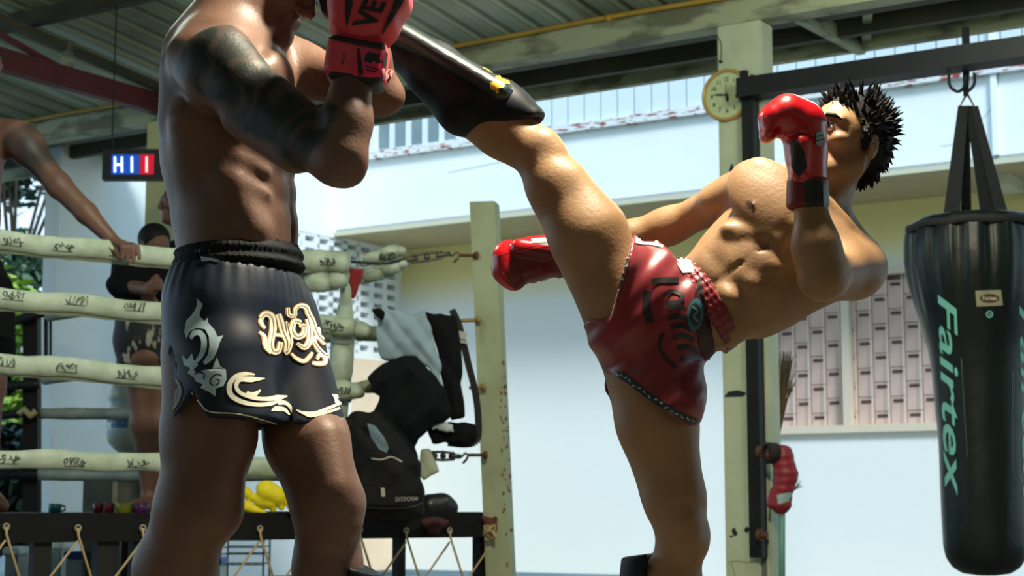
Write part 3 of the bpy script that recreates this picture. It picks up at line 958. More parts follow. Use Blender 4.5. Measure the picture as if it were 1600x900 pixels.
# far side, behind
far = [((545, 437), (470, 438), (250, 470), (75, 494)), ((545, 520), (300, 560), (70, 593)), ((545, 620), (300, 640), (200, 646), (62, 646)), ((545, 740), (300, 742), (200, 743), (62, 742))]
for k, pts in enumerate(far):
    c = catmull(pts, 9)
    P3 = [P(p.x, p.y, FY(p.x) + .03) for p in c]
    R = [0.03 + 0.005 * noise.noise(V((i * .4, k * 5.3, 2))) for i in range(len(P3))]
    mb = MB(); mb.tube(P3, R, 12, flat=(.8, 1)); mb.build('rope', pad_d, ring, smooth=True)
third = [((70, 488), (0, 508), (-140, 540)), ((62, 600), (0, 604), (-140, 612)), ((60, 644), (30, 646), (0, 649), (-140, 660)), ((60, 742), (0, 742), (-140, 744))]
for k, pts in enumerate(third):
    c = catmull(pts, 5); mb = MB(); mb.tube([P(p.x, p.y, 8.86) for p in c], 0.024, 10); mb.build('rope', black_rope, ring, smooth=True)
mb = MB(); mb.bar(P(72, 478, 8.88), P(72, 570, 8.88), .018, .018, up=(0, 1, 0)); mb.bar(P(79, 486, 8.86), P(79, 556, 8.86), .012, .012, up=(0, 1, 0)); mb.build('rope_spacer', black_steel, ring)
mb = MB(); mb.tube([P(p[0], p[1], 8.82) for p in ((30, 648), (38, 640), (48, 650), (56, 642))], .02, 8); mb.build('rope_tie', mat('tie_cloth', (170, 165, 130), .8), ring, smooth=True)
mb = MB(); mb.bar(G(50, 8.95, 0.5), G(50, 8.95, 1.62), .08, .08, up=(0, 1, 0)); mb.build('ring_post', black_steel, ring)
# corner: hanging sleeve column and padded ends, straps to the post
def sleeve(pts, rs, Y, name='corner_sleeve', m=pad_m, n=14, flat=(0.8, 1)):
    c = catmull(pts, 6); P3 = [P(p.x, p.y, Y + 0.02 * math.sin(i)) for i, p in enumerate(c)]
    R = [np.interp(i / (len(c) - 1), np.linspace(0, 1, len(rs)), rs) * Y / FPX * (1 + .1 * noise.noise(V((i * .6, pts[0][0], 0)))) for i in range(len(c))]
    mb = MB(); mb.tube(P3, R, n, flat=flat); return mb.build(name, m, ring, smooth=True)
sleeve([(541, 425), (540, 470), (536, 520), (533, 580), (528, 640), (524, 700)], [10, 12, 24, 23, 20, 20], 7.24)
sleeve([(450, 408), (500, 408), (540, 411)], [17, 18, 15], 7.14, 'rope_end')
sleeve([(470, 441), (505, 440), (535, 436)], [16, 17, 14], 7.16, 'rope_end')
sleeve([(566, 408), (590, 402), (612, 394), (630, 392)], [9, 13, 15, 9], 7.28, 'padded_end')
sleeve([(562, 433), (590, 427), (615, 418), (632, 412)], [11, 13, 14, 8], 7.30, 'padded_end')
sleeve([(510, 510), (545, 511), (575, 517)], [14, 15, 11], 7.16, 'rope_end')
sleeve([(560, 520), (590, 522)], [13, 12], 7.3, 'padded_end', mat('faded_sleeve', (132, 134, 110), .7))
sleeve([(505, 608), (540, 610), (560, 612)], [16, 16, 13], 7.16, 'rope_end')
sleeve([(556, 606), (575, 604), (600, 606)], [8, 13, 12], 7.28, 'padded_end', mat('faded_sleeve', (132, 134, 110), .7))
tr = []
cb = bvh_of(*[obj_vf(o) for o in ring.children if o.name.startswith(('rope_end', 'padded_end'))])
for i, (x, y) in enumerate([(512, 409), (604, 400), (524, 511), (534, 610)]): printed('sleeve_print', scribble(x, y, 24, 12, 40 + i, 0), cb, ink_m, ring, 0.001, 6)
mb = MB(); mb.tube([P(*q) for q in ((545, 409, 7.2), (600, 412, 7.22), (640, 404, 7.3))], .006, 6); mb.build('tension_strap', black_rope, ring, smooth=True)
# turnbuckles: two side rods, end barrels, hook and eye bolt
def turnbuckle(x0, x1, y0, y1, Y0, Y1, full=True):
    p0 = P(x0, y0, Y0); p1 = P(x1, y1, Y1); d = p1 - p0; L = d.length; d.normalize(); u = V((0, 0, 1))
    if full:
        mb = MB()
        for s_ in (1, -1): mb.tube([p0, p0 + d * .02 * L / .3 + u * .016 * s_, p0 + d * L * .5 + u * .018 * s_, p1 - d * L * .08 + u * .014 * s_, p1], .006, 8)
        mb.tube([p0 - d * .03, p0 + d * .04], .011, 8); mb.tube([p1 - d * .04, p1 + d * .03], .011, 8); mb.tube([p0 + d * L * .45, p0 + d * L * .55], .012, 8)
        mb.build('turnbuckle', steel, ring, smooth=True)
turnbuckle(640, 694, 405, 398, 7.3, 7.42)
turnbuckle(672, 712, 712, 713, 7.3, 7.44)
def hook(x0, y0, x1, y1, ye):
    Y = 7.46
    mb = MB(); mb.tube([P(x, y, Y) for x, y in ((x0, y0), (x0 + 10, y0), (x0 + 15, y0 - 5), (x0 + 20, y0 - 3), (x0 + 17, y0 + 5), (x0 + 11, y0 + 11))], .0055, 8); mb.build('hook', steel, ring, smooth=True)
    mb = MB(); mb.tube([P(x0 + 18, ye, Y), P(x1, ye, 7.5)], .0075, 8)
    c = P(x1 + 2, ye, 7.5); mb.lathe(c, [(.012, -.01), (.018, -.004), (.018, .006), (.01, .01)], 12, axis=(P(x1, ye, 7.5) - P(x0, ye, 7.46)).normalized()); mb.build('eye_bolt', mat('rusty_bolt', (88, 56, 34)), ring, smooth=True)
hook(698, 399, 742, 398, 399)
hook(712, 713, 756, 712, 711)
for (x0, x1, yy) in ((722, 747, 500), (735, 755, 605)):
    mb = MB(); mb.tube([P(x0, yy + 1, 7.4), P(x1, yy, 7.5)], .009, 8); mb.lathe(P(x1, yy, 7.5), [(.014, -.01), (.02, 0), (.014, .01)], 12, axis=ND); mb.build('eye_bolt', mat('brass_bolt', (140, 120, 74), .5), ring, smooth=True)
# knotted cord at the right end
random.seed(4)
mb = MB()
for i in range(5):
    mb.tube([P(758 + random.uniform(-4, 18), 828 + random.uniform(-10, 18), 7.52 - i * .01) for _ in range(5)], .006, 6)
mb.build('knotted_cord', cord, ring, smooth=True)
# ================================================================== PEOPLE
def nv(v): return V(v).normalized()
def skin(name, rgb, rgb2, rough=0.5, tat=(30, 38, 38)):
    m = tint_mat(name, rgb, tat, rough, rgb2=rgb2, vscale=7, bump=0.10, bscale=120, sss=0.03, spec=0.38)
    return m
skin_a = skin('tanned_skin', (92, 68, 58), (112, 84, 71))
skin_b = skin('warm_skin', (132, 102, 74), (152, 120, 88), tat=(70, 46, 36))
skin_c = skin('dim_skin', (92, 66, 56), (110, 80, 66))
hair_m = mat('black_hair', (16, 17, 20), 0.65, spec=0.2)
eye_w = mat('eye_white', (215, 205, 195), 0.2)
eye_d = mat('eye_dark', (24, 16, 12), 0.1)

def head(F, c, f, u, sc=1.0, ears=True):
    """head with a face: c skull centre, f where it looks, u its top"""
    c = V(c); f = nv(f); u = V(u); u = (u - f * u.dot(f)).normalized(); s = f.cross(u)
    L = lambda x, y, z: c + (s * x + f * y + u * z) * sc
    ax = (s, f, u)
    F.ell(L(0, -.012, .03), (.074 * sc, .093 * sc, .084 * sc), ax, k=.03 * sc)
    F.ec(L(0, .03, .005), L(0, .042, -.062), (.056 * sc, .048 * sc), (.036 * sc, .034 * sc), side=s, k=.03 * sc)
    for q in (1, -1):
        F.ec(L(.052 * q, .0, -.055), L(.014 * q, .07, -.092), .019 * sc, .017 * sc, k=.025 * sc)
        F.ell(L(.042 * q, .06, -.018), (.022 * sc, .02 * sc, .016 * sc), ax, k=.02 * sc)
        F.ec(L(.012 * q, .086, .026), L(.046 * q, .07, .026), .011 * sc, .010 * sc, k=.016 * sc)
        F.ell(L(.031 * q, .094, .006), (.017 * sc, .016 * sc, .012 * sc), ax, k=.014 * sc, mode='sub')
        F.ell(L(.031 * q, .0735, .005), (.0165 * sc, .0135 * sc, .0125 * sc), ax, k=.004 * sc)
        if ears:
            F.ell(L(.077 * q, -.012, -.008), (.009 * sc, .019 * sc, .031 * sc), (s * q + f * -.35, f + s * q * .35, u), k=.010 * sc)
            F.ell(L(.086 * q, -.006, -.004), (.007 * sc, .010 * sc, .018 * sc), (s * q + f * -.35, f + s * q * .35, u), k=.006 * sc, mode='sub')
    F.ec(L(0, .086, .02), L(0, .106, -.022), .009 * sc, .0125 * sc, k=.014 * sc)
    for q in (1, -1): F.ell(L(.013 * q, .095, -.026), (.009 * sc, .010 * sc, .008 * sc), ax, k=.008 * sc)
    F.ec(L(-.02, .084, -.048), L(.02, .084, -.048), .0065 * sc, k=.008 * sc)
    F.ec(L(-.017, .083, -.060), L(.017, .083, -.060), .0075 * sc, k=.008 * sc)
    F.ec(L(-.02, .0935, -.054), L(.02, .0935, -.054), .0025 * sc, k=.005 * sc, mode='sub')
    F.ell(L(0, .076, -.088), (.021 * sc, .017 * sc, .016 * sc), ax, k=.02 * sc)
    return L, s, f, u
def face_parts(L, s, f, u, par, sc=1.0, open_=0.35):
    for q in (1, -1):
        mb = MB(); mb.lathe(L(.031 * q, .0765, .0045), [(math.sin(a) * .0118 * sc, -math.cos(a) * .0118 * sc) for a in np.linspace(0.15, 3.0, 8)], 14, axis=f)
        e = mb.build('eye', eye_w, par, smooth=True)
        mb = MB(); mb.lathe(L(.031 * q, .0765, .004) + f * .0104 * sc, [(.0055 * sc, 0), (.005 * sc, .0016 * sc), (.002 * sc, .002 * sc)], 12, axis=f); mb.build('iris', eye_d, e, smooth=True)
        mb = MB(); mb.tube([L(.014 * q, .096, .022), L(.026 * q, .0955, .028), (L(.040 * q, .086, .029)), L(.052 * q, .074, .022)], [.0035 * sc, .005 * sc, .0045 * sc, .002 * sc], 8, flat=(1, 1)); mb.build('eyebrow', hair_m, par, smooth=True)
        mb = MB(); mb.tube([L(.019 * q, .0865, .009), L(.030 * q, .0905, .0125), L(.042 * q, .084, .009)], [.0015, .0022, .0015], 6); mb.build('eyelash', hair_m, e, smooth=True)

def foot(F, ankle, toe_dir, k=.02, sc=1.0):
    """foot on the ground from an ankle point, toes along toe_dir"""
    d = nv((toe_dir[0], toe_dir[1], 0)); s = V((d.y, -d.x, 0)); a = V(ankle)
    g = V((a.x, a.y, 0))
    F.ec(a, g - d * .03 + V((0, 0, .04)), .034 * sc, .036 * sc, k=k)
    F.ec(g - d * .03 + V((0, 0, .035)), g + d * .13 + V((0, 0, .03)), (.034 * sc, .034 * sc), (.044 * sc, .024 * sc), side=s, k=k)
    F.ec(a + d * .02, g + d * .12 + V((0, 0, .035)), .03 * sc, .02 * sc, k=k)
    for i, o in enumerate((-.034, -.014, .003, .019, .034)):
        b = g + d * .14 + s * o * sc; r = (.013, .010, .0095, .009, .0085)[i]
        F.ec(b + V((0, 0, .022)), b + d * (.055 - .008 * i) + V((0, 0, .014)), r * sc, r * .9 * sc, k=.006)

# ------------------------------------------------------------------ PERSON A (left, tattooed arm)
YA = 3.5
def Pa(x, y, dy=0.0): return P(x, y, YA + dy)
pxa = YA / FPX
A = thing('person', 'person with a tattooed upper arm blocking the kick with pink gloves, in dark blue shorts', 'person', G(400, YA, 0))
lo = np.array(tuple(P(150, 900, YA))); 
F = SDF((-1.02, 2.98, -0.03), (-0.10, 3.98, 1.86), 0.0062)
fa = nv((.98, -.20, 0)); sa = fa.cross(V((0, 0, 1)))      # sa = his right (towards the camera)
R_ = lambda px: px * pxa
# torso
F.ec(Pa(368, 520, .02), Pa(370, 430, .02), (.165, .118), (.150, .112), side=sa, k=.04)
F.ec(Pa(372, 430, .02), Pa(370, 360, .02), (.142, .120), (.134, .122), side=sa, k=.03)
F.ec(Pa(370, 360, .02), Pa(356, 240, .02), (.134, .122), (.152, .134), side=sa, k=.03)
F.ec(Pa(356, 240, .02), Pa(354, 120, .02), (.152, .134), (.158, .130), side=sa, k=.03)
F.ec(Pa(345, 85, -.10), Pa(375, 80, .14), R_(52), R_(50), k=.06)
# scapula, lat, erector
F.ec(Pa(288, 108, -.05), Pa(276, 190, -.04), R_(36), R_(28), k=.025)
F.ec(Pa(296, 190, -.11), Pa(312, 300, -.06), R_(34), R_(22), k=.025)
F.ec(Pa(284, 260, .0), Pa(298, 350, .0), R_(22), R_(22), k=.03)
F.ec(Pa(270, 130, .05), Pa(270, 240, .05), R_(22), R_(20), k=.03)
# traps and neck
F.ec(Pa(310, 70, -.09), Pa(375, 15, .0), R_(26), R_(38), k=.05)
F.ec(Pa(350, 70, .12), Pa(385, 15, .04), R_(26), R_(38), k=.05)
F.ec(Pa(362, 60, .02), Pa(392, -5, .02), R_(56), R_(46), k=.05)
F.ec(Pa(300, 75, .02), Pa(350, 10, .02), R_(40), R_(34), k=.06)
# pecs
F.ell(Pa(430, 125, -.075), (.075, .035, .06), (sa, fa, V((0, 0, 1))), k=.03)
F.ell(Pa(440, 125, .08), (.075, .035, .06), (sa, fa, V((0, 0, 1))), k=.03)
# abs + obliques
for i, y in enumerate((205, 252, 300, 346)):
    for q in (1, -1):
        c = Pa(362, y, .02) + sa * (.030 * q) + fa * (.122 - .003 * i)
        F.ell(c, (.030, .016, .027), (sa, fa, V((0, 0, 1))), k=.014)
F.ec(Pa(362, 190, .02) + fa * .142, Pa(362, 380, .02) + fa * .132, .004, k=.014, mode='sub')
F.ell(Pa(362, 362, .02) + fa * .138, (.008, .012, .010), (sa, fa, V((0, 0, 1))), k=.01, mode='sub')
for i in range(4):
    F.ec(Pa(360, 200 + i * 34, .02) + sa * .125 + fa * .065, Pa(360, 216 + i * 34, .02) + sa * .085 + fa * .11, .014, .010, k=.02)
F.ec(Pa(368, 300, .02) + sa * .12 + fa * .03, Pa(368, 370, .02) + sa * .10 + fa * .08, .032, .026, k=.03)
# near arm
SH = Pa(340, 112, -.16); EL = Pa(528, 252, -.30); WR = Pa(555, 110, -.27)
F.ec(Pa(345, 100, -.165), Pa(378, 134, -.20), R_(58), R_(50), k=.022)
F.ec(Pa(300, 92, -.13), Pa(330, 120, -.17), R_(40), R_(44), k=.03)
F.ec(Pa(372, 134, -.195), EL, R_(48), R_(38), k=.02)
F.ec(Pa(418, 150, -.225), Pa(474, 196, -.26), R_(38), R_(34), k=.014)      # biceps
F.ec(Pa(385, 178, -.20), Pa(462, 238, -.26), R_(40), R_(32), k=.014)        # triceps
F.ec(Pa(528, 252, -.30), Pa(547, 268, -.30), R_(27), R_(18), k=.03)
F.ec(Pa(536, 240, -.31), Pa(541, 190, -.30), R_(36), R_(37), k=.02)
F.ec(Pa(541, 190, -.30), Pa(554, 100, -.27), R_(37), R_(28), k=.02)
F.ec(Pa(556, 100, -.27), Pa(560, 60, -.26), R_(26), R_(30), k=.02)
# far arm
F.ec(Pa(432, 92, .14), Pa(470, 110, .14), R_(50), R_(44), k=.04)
F.ec(Pa(470, 110, .14), Pa(592, 148, .02), R_(44), R_(32), k=.03)
F.ec(Pa(592, 148, .02), Pa(612, 152, .02), R_(27), R_(18), k=.03)
F.ec(Pa(590, 145, .02), Pa(578, 90, -.02), R_(34), R_(30), k=.03)
F.ec(Pa(578, 90, -.02), Pa(566, 20, -.05), R_(30), R_(24), k=.03)
# head bowed behind the gloves
HA = head(F, Pa(428, -22, .03), (.86, -.22, -.46), (.42, 0, .9), 1.04)
F.ec(Pa(392, -5, .02), Pa(420, -10, .03), R_(44), R_(50), k=.04)
# legs: near (right) leg at the left, far (left) leg forward
hipR = Pa(328, 545, -.05); hipL = Pa(440, 545, .10)
F.ec(hipR, Pa(326, 680, -.05), R_(74), R_(70), k=.02)
F.ec(Pa(326, 680, -.05), Pa(312, 785, -.06), R_(70), R_(60), k=.03)
F.ec(Pa(350, 650, -.10), Pa(342, 745, -.10), R_(42), R_(34), k=.025)
F.ec(Pa(340, 780, -.08), Pa(345, 800, -.08), R_(30), R_(28), k=.04)      # knee
F.ec(Pa(302, 800, -.05), Pa(272, 890, .0), R_(56), R_(58), k=.05)
F.ec(Pa(272, 890, .0), G(222, 3.6, .20), R_(54), R_(30), k=.05)
anR = G(205, 3.62, .09); F.ec(G(222, 3.6, .20), anR, R_(30), R_(26), k=.03)
F.ec(hipL, Pa(480, 690, .02), R_(60), R_(64), k=.02)
F.ec(Pa(480, 690, .02), Pa(510, 780, -.03), R_(66), R_(53), k=.02)
F.ec(Pa(505, 690, -.04), Pa(524, 760, -.08), R_(38), R_(30), k=.025)
F.ec(Pa(530, 795, -.06), Pa(532, 815, -.06), R_(34), R_(30), k=.04)
F.ec(Pa(512, 790, -.01), Pa(512, 890, .02), R_(50), R_(50), k=.04)
F.ec(Pa(512, 890, .02), G(500, 3.55, .2), R_(48), R_(28), k=.04)
anL = G(498, 3.56, .09); F.ec(G(500, 3.55, .2), anL, R_(28), R_(25), k=.03)
foot(F, anR, (.9, -.2)); foot(F, anL, (.95, -.25))
def tint_a(v):
    """tattoo sleeve: shapes swirl over the outer upper arm"""
    a = np.array(tuple(Pa(318, 85, -.2))); b = np.array(tuple(Pa(508, 238, -.32)))
    ab = b - a; L2 = ab.dot(ab)
    t = ((v - a) @ ab) / L2
    q = v - (a + np.clip(t, 0, 1)[:, None] * ab)
    r = np.linalg.norm(q, axis=1)
    out = np.zeros(len(v), dtype=np.float32)
    idx = np.where((t > -.12) & (t < 1.02) & (r < .105) & (v[:, 1] < YA - .13))[0]
    ctr = np.array(tuple(Pa(330, 110, -.2)))
    for i in idx:
        p = V(v[i]); tt = t[i]
        # distance from the strip axis in the picture plane sense
        w = noise.noise(p * 14) * .5 + noise.noise(p * 38) * .35
        lim = .086 - .030 * max(tt - .5, 0)
        e = min(1, max(0, (lim - r[i] - w * .02 + .02) / .008))
        # spiral bands
        ph = tt * 34 + 8 * noise.noise(p * 16) + q[i][2] * 60
        band = .5 + .5 * math.sin(ph)
        band = min(1, max(0, (band - .12) * 3))
        edge = min(1, max(0, (tt + .10 + w * .08) / .03)) * min(1, max(0, (.98 - tt + w * .12) / .03))
        up_ = q[i][2] + .25 * q[i][0]
        low = min(1, max(0, (up_ + .062 + w * .03) / .012))
        out[i] = e * edge * low * (.66 + .32 * band)
    return out
bodyA, va, faa = sdf_obj('body', F, skin_a, A, tintf=tint_a)
face_parts(*HA, A, 1.04)
# short black hair
F = SDF((-0.72, 3.34, 1.50), (-0.36, 3.72, 1.86), 0.006)
L, s, f, u = HA
F.ell(L(0, -.018, .036), (.082, .098, .088), (s, f, u), k=0)
F.cut(L(0, .062, .03), f - u * .35); F.cut(L(0, 0, -.02), -u + f * .55)
sdf_obj('hair', F, hair_m, A)

# shorts of A
navy = mat('navy_satin', (10, 18, 32), 0.5, rgb2=(14, 30, 52), vscale=5, spec=.35)
F = SDF((-0.86, 3.14, .66), (-.26, 3.80, 1.22), 0.005)
F.ec(Pa(370, 420, .02), Pa(366, 470, .02), (.148, .122), (.168, .140), side=sa, k=.02)
F.ec(Pa(366, 470, .02), Pa(368, 545, .02), (.168, .140), (.178, .146), side=sa, k=.03)
F.ec(Pa(342, 500, -.05), Pa(334, 690, -.06), R_(80), R_(82), k=.03)
F.ec(Pa(352, 560, -.10), Pa(366, 690, -.10), R_(66), R_(80), k=.03)
F.ec(Pa(428, 500, .07), Pa(464, 690, .02), R_(72), R_(80), k=.03)
# folds
def foldA(X, Y, Z):
    ang = np.arctan2(Y - (YA + .02), X + .58)
    fall = np.clip((1.10 - Z) * 3, 0.0, 1)
    top = np.clip((Z - .98) * 7, 0, 1)
    return (.0025 * np.sin(ang * 7 + Z * 15 + 1.5 * np.sin(Z * 20)) * fall + .0022 * np.sin(ang * 34 + Z * 9) * top).astype(np.float32) + 0 * X
F.disp(foldA, (-.86, 3.14, .66), (-.26, 3.80, 1.22))
F.cut(Pa(370, 418, .0), (.05, 0, 1), k=.01)
# hem: plane cut, side slits, hollow legs
F.cut(Pa(370, 659, -.1), (-.02, -.05, -1), k=.003)
def slit(X, Y, Z):
    top = np.array(tuple(Pa(298, 612, -.2)))
    x = X - top[0]; z = top[2] - Z
    return np.maximum(np.maximum(-(x + .75 * z), (x - .62 * z)), -z) * .75 + 0 * Y
F.op(slit, (-.80, 3.14, .70), (-.55, 3.44, .90), .004, 'sub')
def slit2(X, Y, Z):
    top = np.array(tuple(Pa(441, 634, -.2)))
    x = X - top[0]; z = top[2] - Z
    return np.maximum(np.abs(x + .05 * z) - .10 * z, -z) + 0 * Y
F.op(slit2, (-.58, 3.14, .70), (-.40, 3.44, .86), .004, 'sub')
for (a, b, r0, r1) in ((Pa(332, 560, -.06), Pa(324, 720, -.06), R_(71), R_(76)), (Pa(446, 590, .04), Pa(466, 720, .02), R_(60), R_(72))):
    F.ec(a, b, r0, r1, k=.004, mode='sub')
shortA, vs_, fs_ = sdf_obj('shorts', F, navy, A)
shA = bvh_of((vs_, fs_))
# waistband with gathers
F = SDF((-0.80, 3.24, 1.02), (-.36, 3.78, 1.22), 0.0045)
F.box(Pa(373, 401, .02), (.152, .126, .036), (sa, fa, V((.10, 0, 1))), rnd=.03, k=0)
F.D[:] = 1.0
F.ec(Pa(374, 392, .02), Pa(374, 422, .02), (.150, .132), (.156, .136), side=sa, k=0, axr=.02)
F.cut(Pa(372, 386, .02), (-.12, 0, 1), k=.008)
def gather(X, Y, Z):
    ang = np.arctan2(Y - (YA + .02), X + .58)
    return (.0022 * np.sin(ang * 80 + 10 * Z) + .0028 * np.cos((Z - 1.1) * 260)).astype(np.float32)
F.disp(gather, (-.80, 3.24, 1.02), (-.36, 3.78, 1.22))
wb, vw, fw = sdf_obj('waistband', F, mat('dark_waistband', (9, 15, 24), .75, spec=.2), shortA)
wbv = bvh_of((vw, fw))
pale = mat('pale_satin_print', (176, 204, 214), .5, var=.15, vscale=40)
cream = mat('cream_embroidery', (228, 228, 208), .6, var=.1, vscale=60)
gold_e = mat('gold_piping', (196, 150, 78), .5)
# waistband tag
printed('size_tag', tess([(316, 401), (346, 404), (345, 414), (317, 411)]), wbv, pale, shortA, .007)
printed('size_tag', tess([(372, 408), (388, 412), (388, 414), (372, 411)]), wbv, pale, shortA, .007)
# flame motif (left)
K = lambda x, y: (270 + x / 3.915, 450 + y / 3.915)     # from the enlarged view of the shorts
def kp(l): return [K(*p) for p in l]
tr = tess(kp([(148, 62), (184, 100), (170, 140), (165, 170), (195, 205), (215, 182), (218, 215), (255, 255), (275, 300), (310, 290), (285, 340), (275, 380), (250, 430), (225, 455), (200, 470), (185, 455), (215, 410), (225, 360), (222, 300), (200, 255), (150, 245), (110, 265), (85, 310), (72, 270), (85, 200), (110, 175), (135, 140), (150, 105)]))
tr += ribbon_tris(kp([(112, 312), (130, 280), (165, 275), (190, 310), (190, 370), (170, 420), (130, 470)]), [5, 8, 9, 9, 9, 7, 4])
tr += tess(kp([(60, 410), (90, 440), (120, 400), (130, 440), (160, 470), (130, 500), (150, 520), (200, 500), (240, 500), (270, 425), (290, 480), (325, 500), (328, 560), (310, 600), (265, 615), (262, 665), (230, 640), (210, 630), (170, 610), (185, 590), (140, 570), (130, 545), (95, 520), (110, 490), (70, 470)]))
printed('flame_print', tr, shA, pale, shortA, .0015, 6)
dk = navy
tr = ribbon_tris(kp([(300, 540), (270, 530), (240, 550), (230, 580), (250, 600)]), 2.2) + ribbon_tris(kp([(135, 530), (165, 515), (195, 530), (190, 560)]), 2.2) + ribbon_tris(kp([(262, 600), (280, 585), (285, 565), (268, 560)]), 2)
printed('print_outline', tr, shA, navy, shortA, .0025, 6)
# scroll along the hem
tr = ribbon_tris(kp([(500, 530), (440, 525), (380, 545), (345, 600), (360, 660), (430, 700), (520, 715), (600, 708), (650, 690)]), [2, 6, 7, 8, 8, 7, 6, 6, 2])
tr += ribbon_tris(kp([(560, 555), (480, 560), (410, 560), (388, 600), (410, 640), (480, 670), (560, 680), (640, 672), (702, 662)]), [1, 9, 8, 6, 6, 6, 6, 9, 1])
tr += ribbon_tris(kp([(535, 625), (490, 655), (450, 640)]), [2, 9, 5])
printed('scroll_print', tr, shA, cream, shortA, .0015, 6); tr = []
tr += ribbon_tris(kp([(640, 700), (690, 705), (720, 735), (722, 780)]), [8, 6, 5, 1]) + ribbon_tris(kp([(600, 752), (630, 738), (680, 745), (712, 775)]), [1, 8, 6, 2])
o = printed('scroll_print', tr, shA, cream, shortA, .0015, 6); tr = []
tr += ribbon_tris(kp([(755, 745), (800, 765), (870, 765), (940, 740), (1025, 705)]), [1, 5, 5, 5, 4]) + ribbon_tris(kp([(790, 765), (840, 785), (930, 765), (1020, 735)]), [1, 4, 4, 4])
printed('scroll_print', tr, shA, cream, shortA, .0015, 6); tr = []
tr += tess(kp([(970, 650), (1022, 655), (1028, 712), (990, 705), (985, 680)]))
printed('scroll_print', tr, shA, cream, shortA, .0015, 6)
# script lettering
S1 = [([(535, 185), (560, 160), (600, 175), (610, 250), (595, 330), (605, 385), (640, 385), (655, 330)], [7, 8, 10, 10, 9, 8, 8, 6]),
      ([(525, 270), (555, 300), (565, 360), (600, 395)], [2, 6, 7, 7]), ([(545, 165), (535, 210), (560, 250)], [5, 6, 3]),
      ([(640, 160), (655, 210), (670, 270), (695, 330), (690, 395), (715, 330), (700, 250), (690, 205)], [8, 10, 9, 9, 8, 8, 5, 2]),
      ([(610, 290), (650, 290), (680, 300)], [4, 5, 4]),
      ([(780, 215), (740, 205), (725, 260), (755, 300), (795, 285), (800, 235), (770, 240)], [6, 8, 9, 8, 8, 6, 3]),
      ([(820, 190), (835, 260), (830, 330), (800, 365), (755, 340)], [6, 8, 9, 8, 3]),
      ([(700, 120), (705, 165), (740, 170), (745, 130), (775, 110), (810, 120), (825, 155), (850, 200), (870, 260), (890, 300), (940, 350), (955, 400), (930, 415), (890, 380), (855, 330)], [4, 6, 5, 5, 6, 8, 8, 7, 7, 8, 9, 9, 7, 7, 4]),
      ([(885, 240), (890, 280), (860, 320), (880, 360)], [3, 5, 6, 4]),
      ([(720, 400), (750, 430), (800, 450), (835, 420), (850, 395)], [3, 5, 6, 5, 3]),
      ([(850, 460), (880, 465), (925, 460), (925, 425), (895, 410), (880, 440)], [4, 6, 6, 6, 5, 3])]
tr = []; tg = []
for pts, w in S1: tr += ribbon_tris(kp(pts), w); tg += ribbon_tris(kp(pts), [x + 2.6 for x in w])
printed('lettering_edge', tg, shA, gold_e, shortA, .0015, 6)
printed('lettering', tr, shA, cream, shortA, .0026, 6)
tr = []
for pts, w in S1[:1] + S1[3:4] + S1[5:8]: tr += ribbon_tris([(K(*p)[0] + .4, K(*p)[1]) for p in pts], 1.0)
printed('lettering_seam', tr, shA, mat('lettering_brown', (120, 100, 70), .7), shortA, .0034, 6)
printed('hem_piping', ribbon_tris([(300, 613), (312, 628), (327, 643), (365, 646), (400, 652), (430, 661), (446, 668)], 1.6), shA, cream, shortA, .002, 5)
printed('hem_piping', ribbon_tris([(447, 668), (480, 666), (510, 661), (534, 655)], 1.6), shA, cream, shortA, .002, 5)
printed('hem_scroll', ribbon_tris([(262, 648), (275, 634), (283, 612), (276, 594), (264, 592), (262, 606), (270, 616), (268, 630)], [2, 4, 5, 5, 4, 4, 4, 2]), shA, mat('old_gold_print', (140, 118, 84), .6), shortA, .002, 5)

# gloves of A
pink = mat('coral_glove_leather', (214, 62, 78), .45, var=.08, vscale=20, bump=.15, bscale=60)
pinkhot = mat('hot_pink_patch', (232, 30, 92), .4)
gblack = mat('glove_black', (22, 22, 26), .5)
F = SDF((-.50, 3.02, 1.40), (-.12, 3.46, 1.86), .005)
dn = nv(Pa(575, -60, -.27) - Pa(560, 60, -.27)); sidev = V((0, -1, 0))
hx = dn.cross(sidev).normalized() * -1
F.ec(Pa(570, 40, -.27), Pa(580, -40, -.27), (R_(50), .062), (R_(60), .07), side=V((1, 0, 0)), k=.02)
F.box(Pa(571, 22, -.285), (R_(49), .052, R_(30)), (nv(P(1, .1, 1) * 0 + V((1, 0, -.05))), V((0, 1, 0)), V((.05, 0, 1))), rnd=.022, k=.02)
F.box(Pa(580, -15, -.28), (R_(58), .058, R_(40)), (V((1, 0, .05)), V((0, 1, 0)), V((-.05, 0, 1))), rnd=.028, k=.03)
F.ec(Pa(545, -20, -.30), Pa(545, -50, -.30), .03, .034, k=.02)      # thumb side
gloveA, vg, fg = sdf_obj('glove', F, pink, A)
cuffF = SDF((-.50, 3.02, 1.30), (-.18, 3.46, 1.56), .0045)
cuffF.box(Pa(558, 98, -.275), (R_(45), .052, R_(33)), (V((1, 0, -.13)), V((0, 1, 0)), V((.13, 0, 1))), rnd=.022, k=0)
cuff, vc, fc = sdf_obj('cuff', cuffF, pink, gloveA)
cF = SDF((-.50, 3.02, 1.24), (-.18, 3.46, 1.46), .0045)
cF.box(Pa(557, 126, -.275), (R_(40), .048, R_(9)), (V((1, 0, -.16)), V((0, 1, 0)), V((.16, 0, 1))), rnd=.012, k=0)
sdf_obj('cuff_lining', cF, gblack, gloveA)
ga = bvh_of((vg, fg), (vc, fc))
Q = lambda x, y: (490 + x / 5.0, y / 5.0)
qp = lambda l: [Q(*p) for p in l]
tr = tess(qp([(122, 272), (330, 310), (545, 350), (550, 395), (330, 352), (124, 305)]))
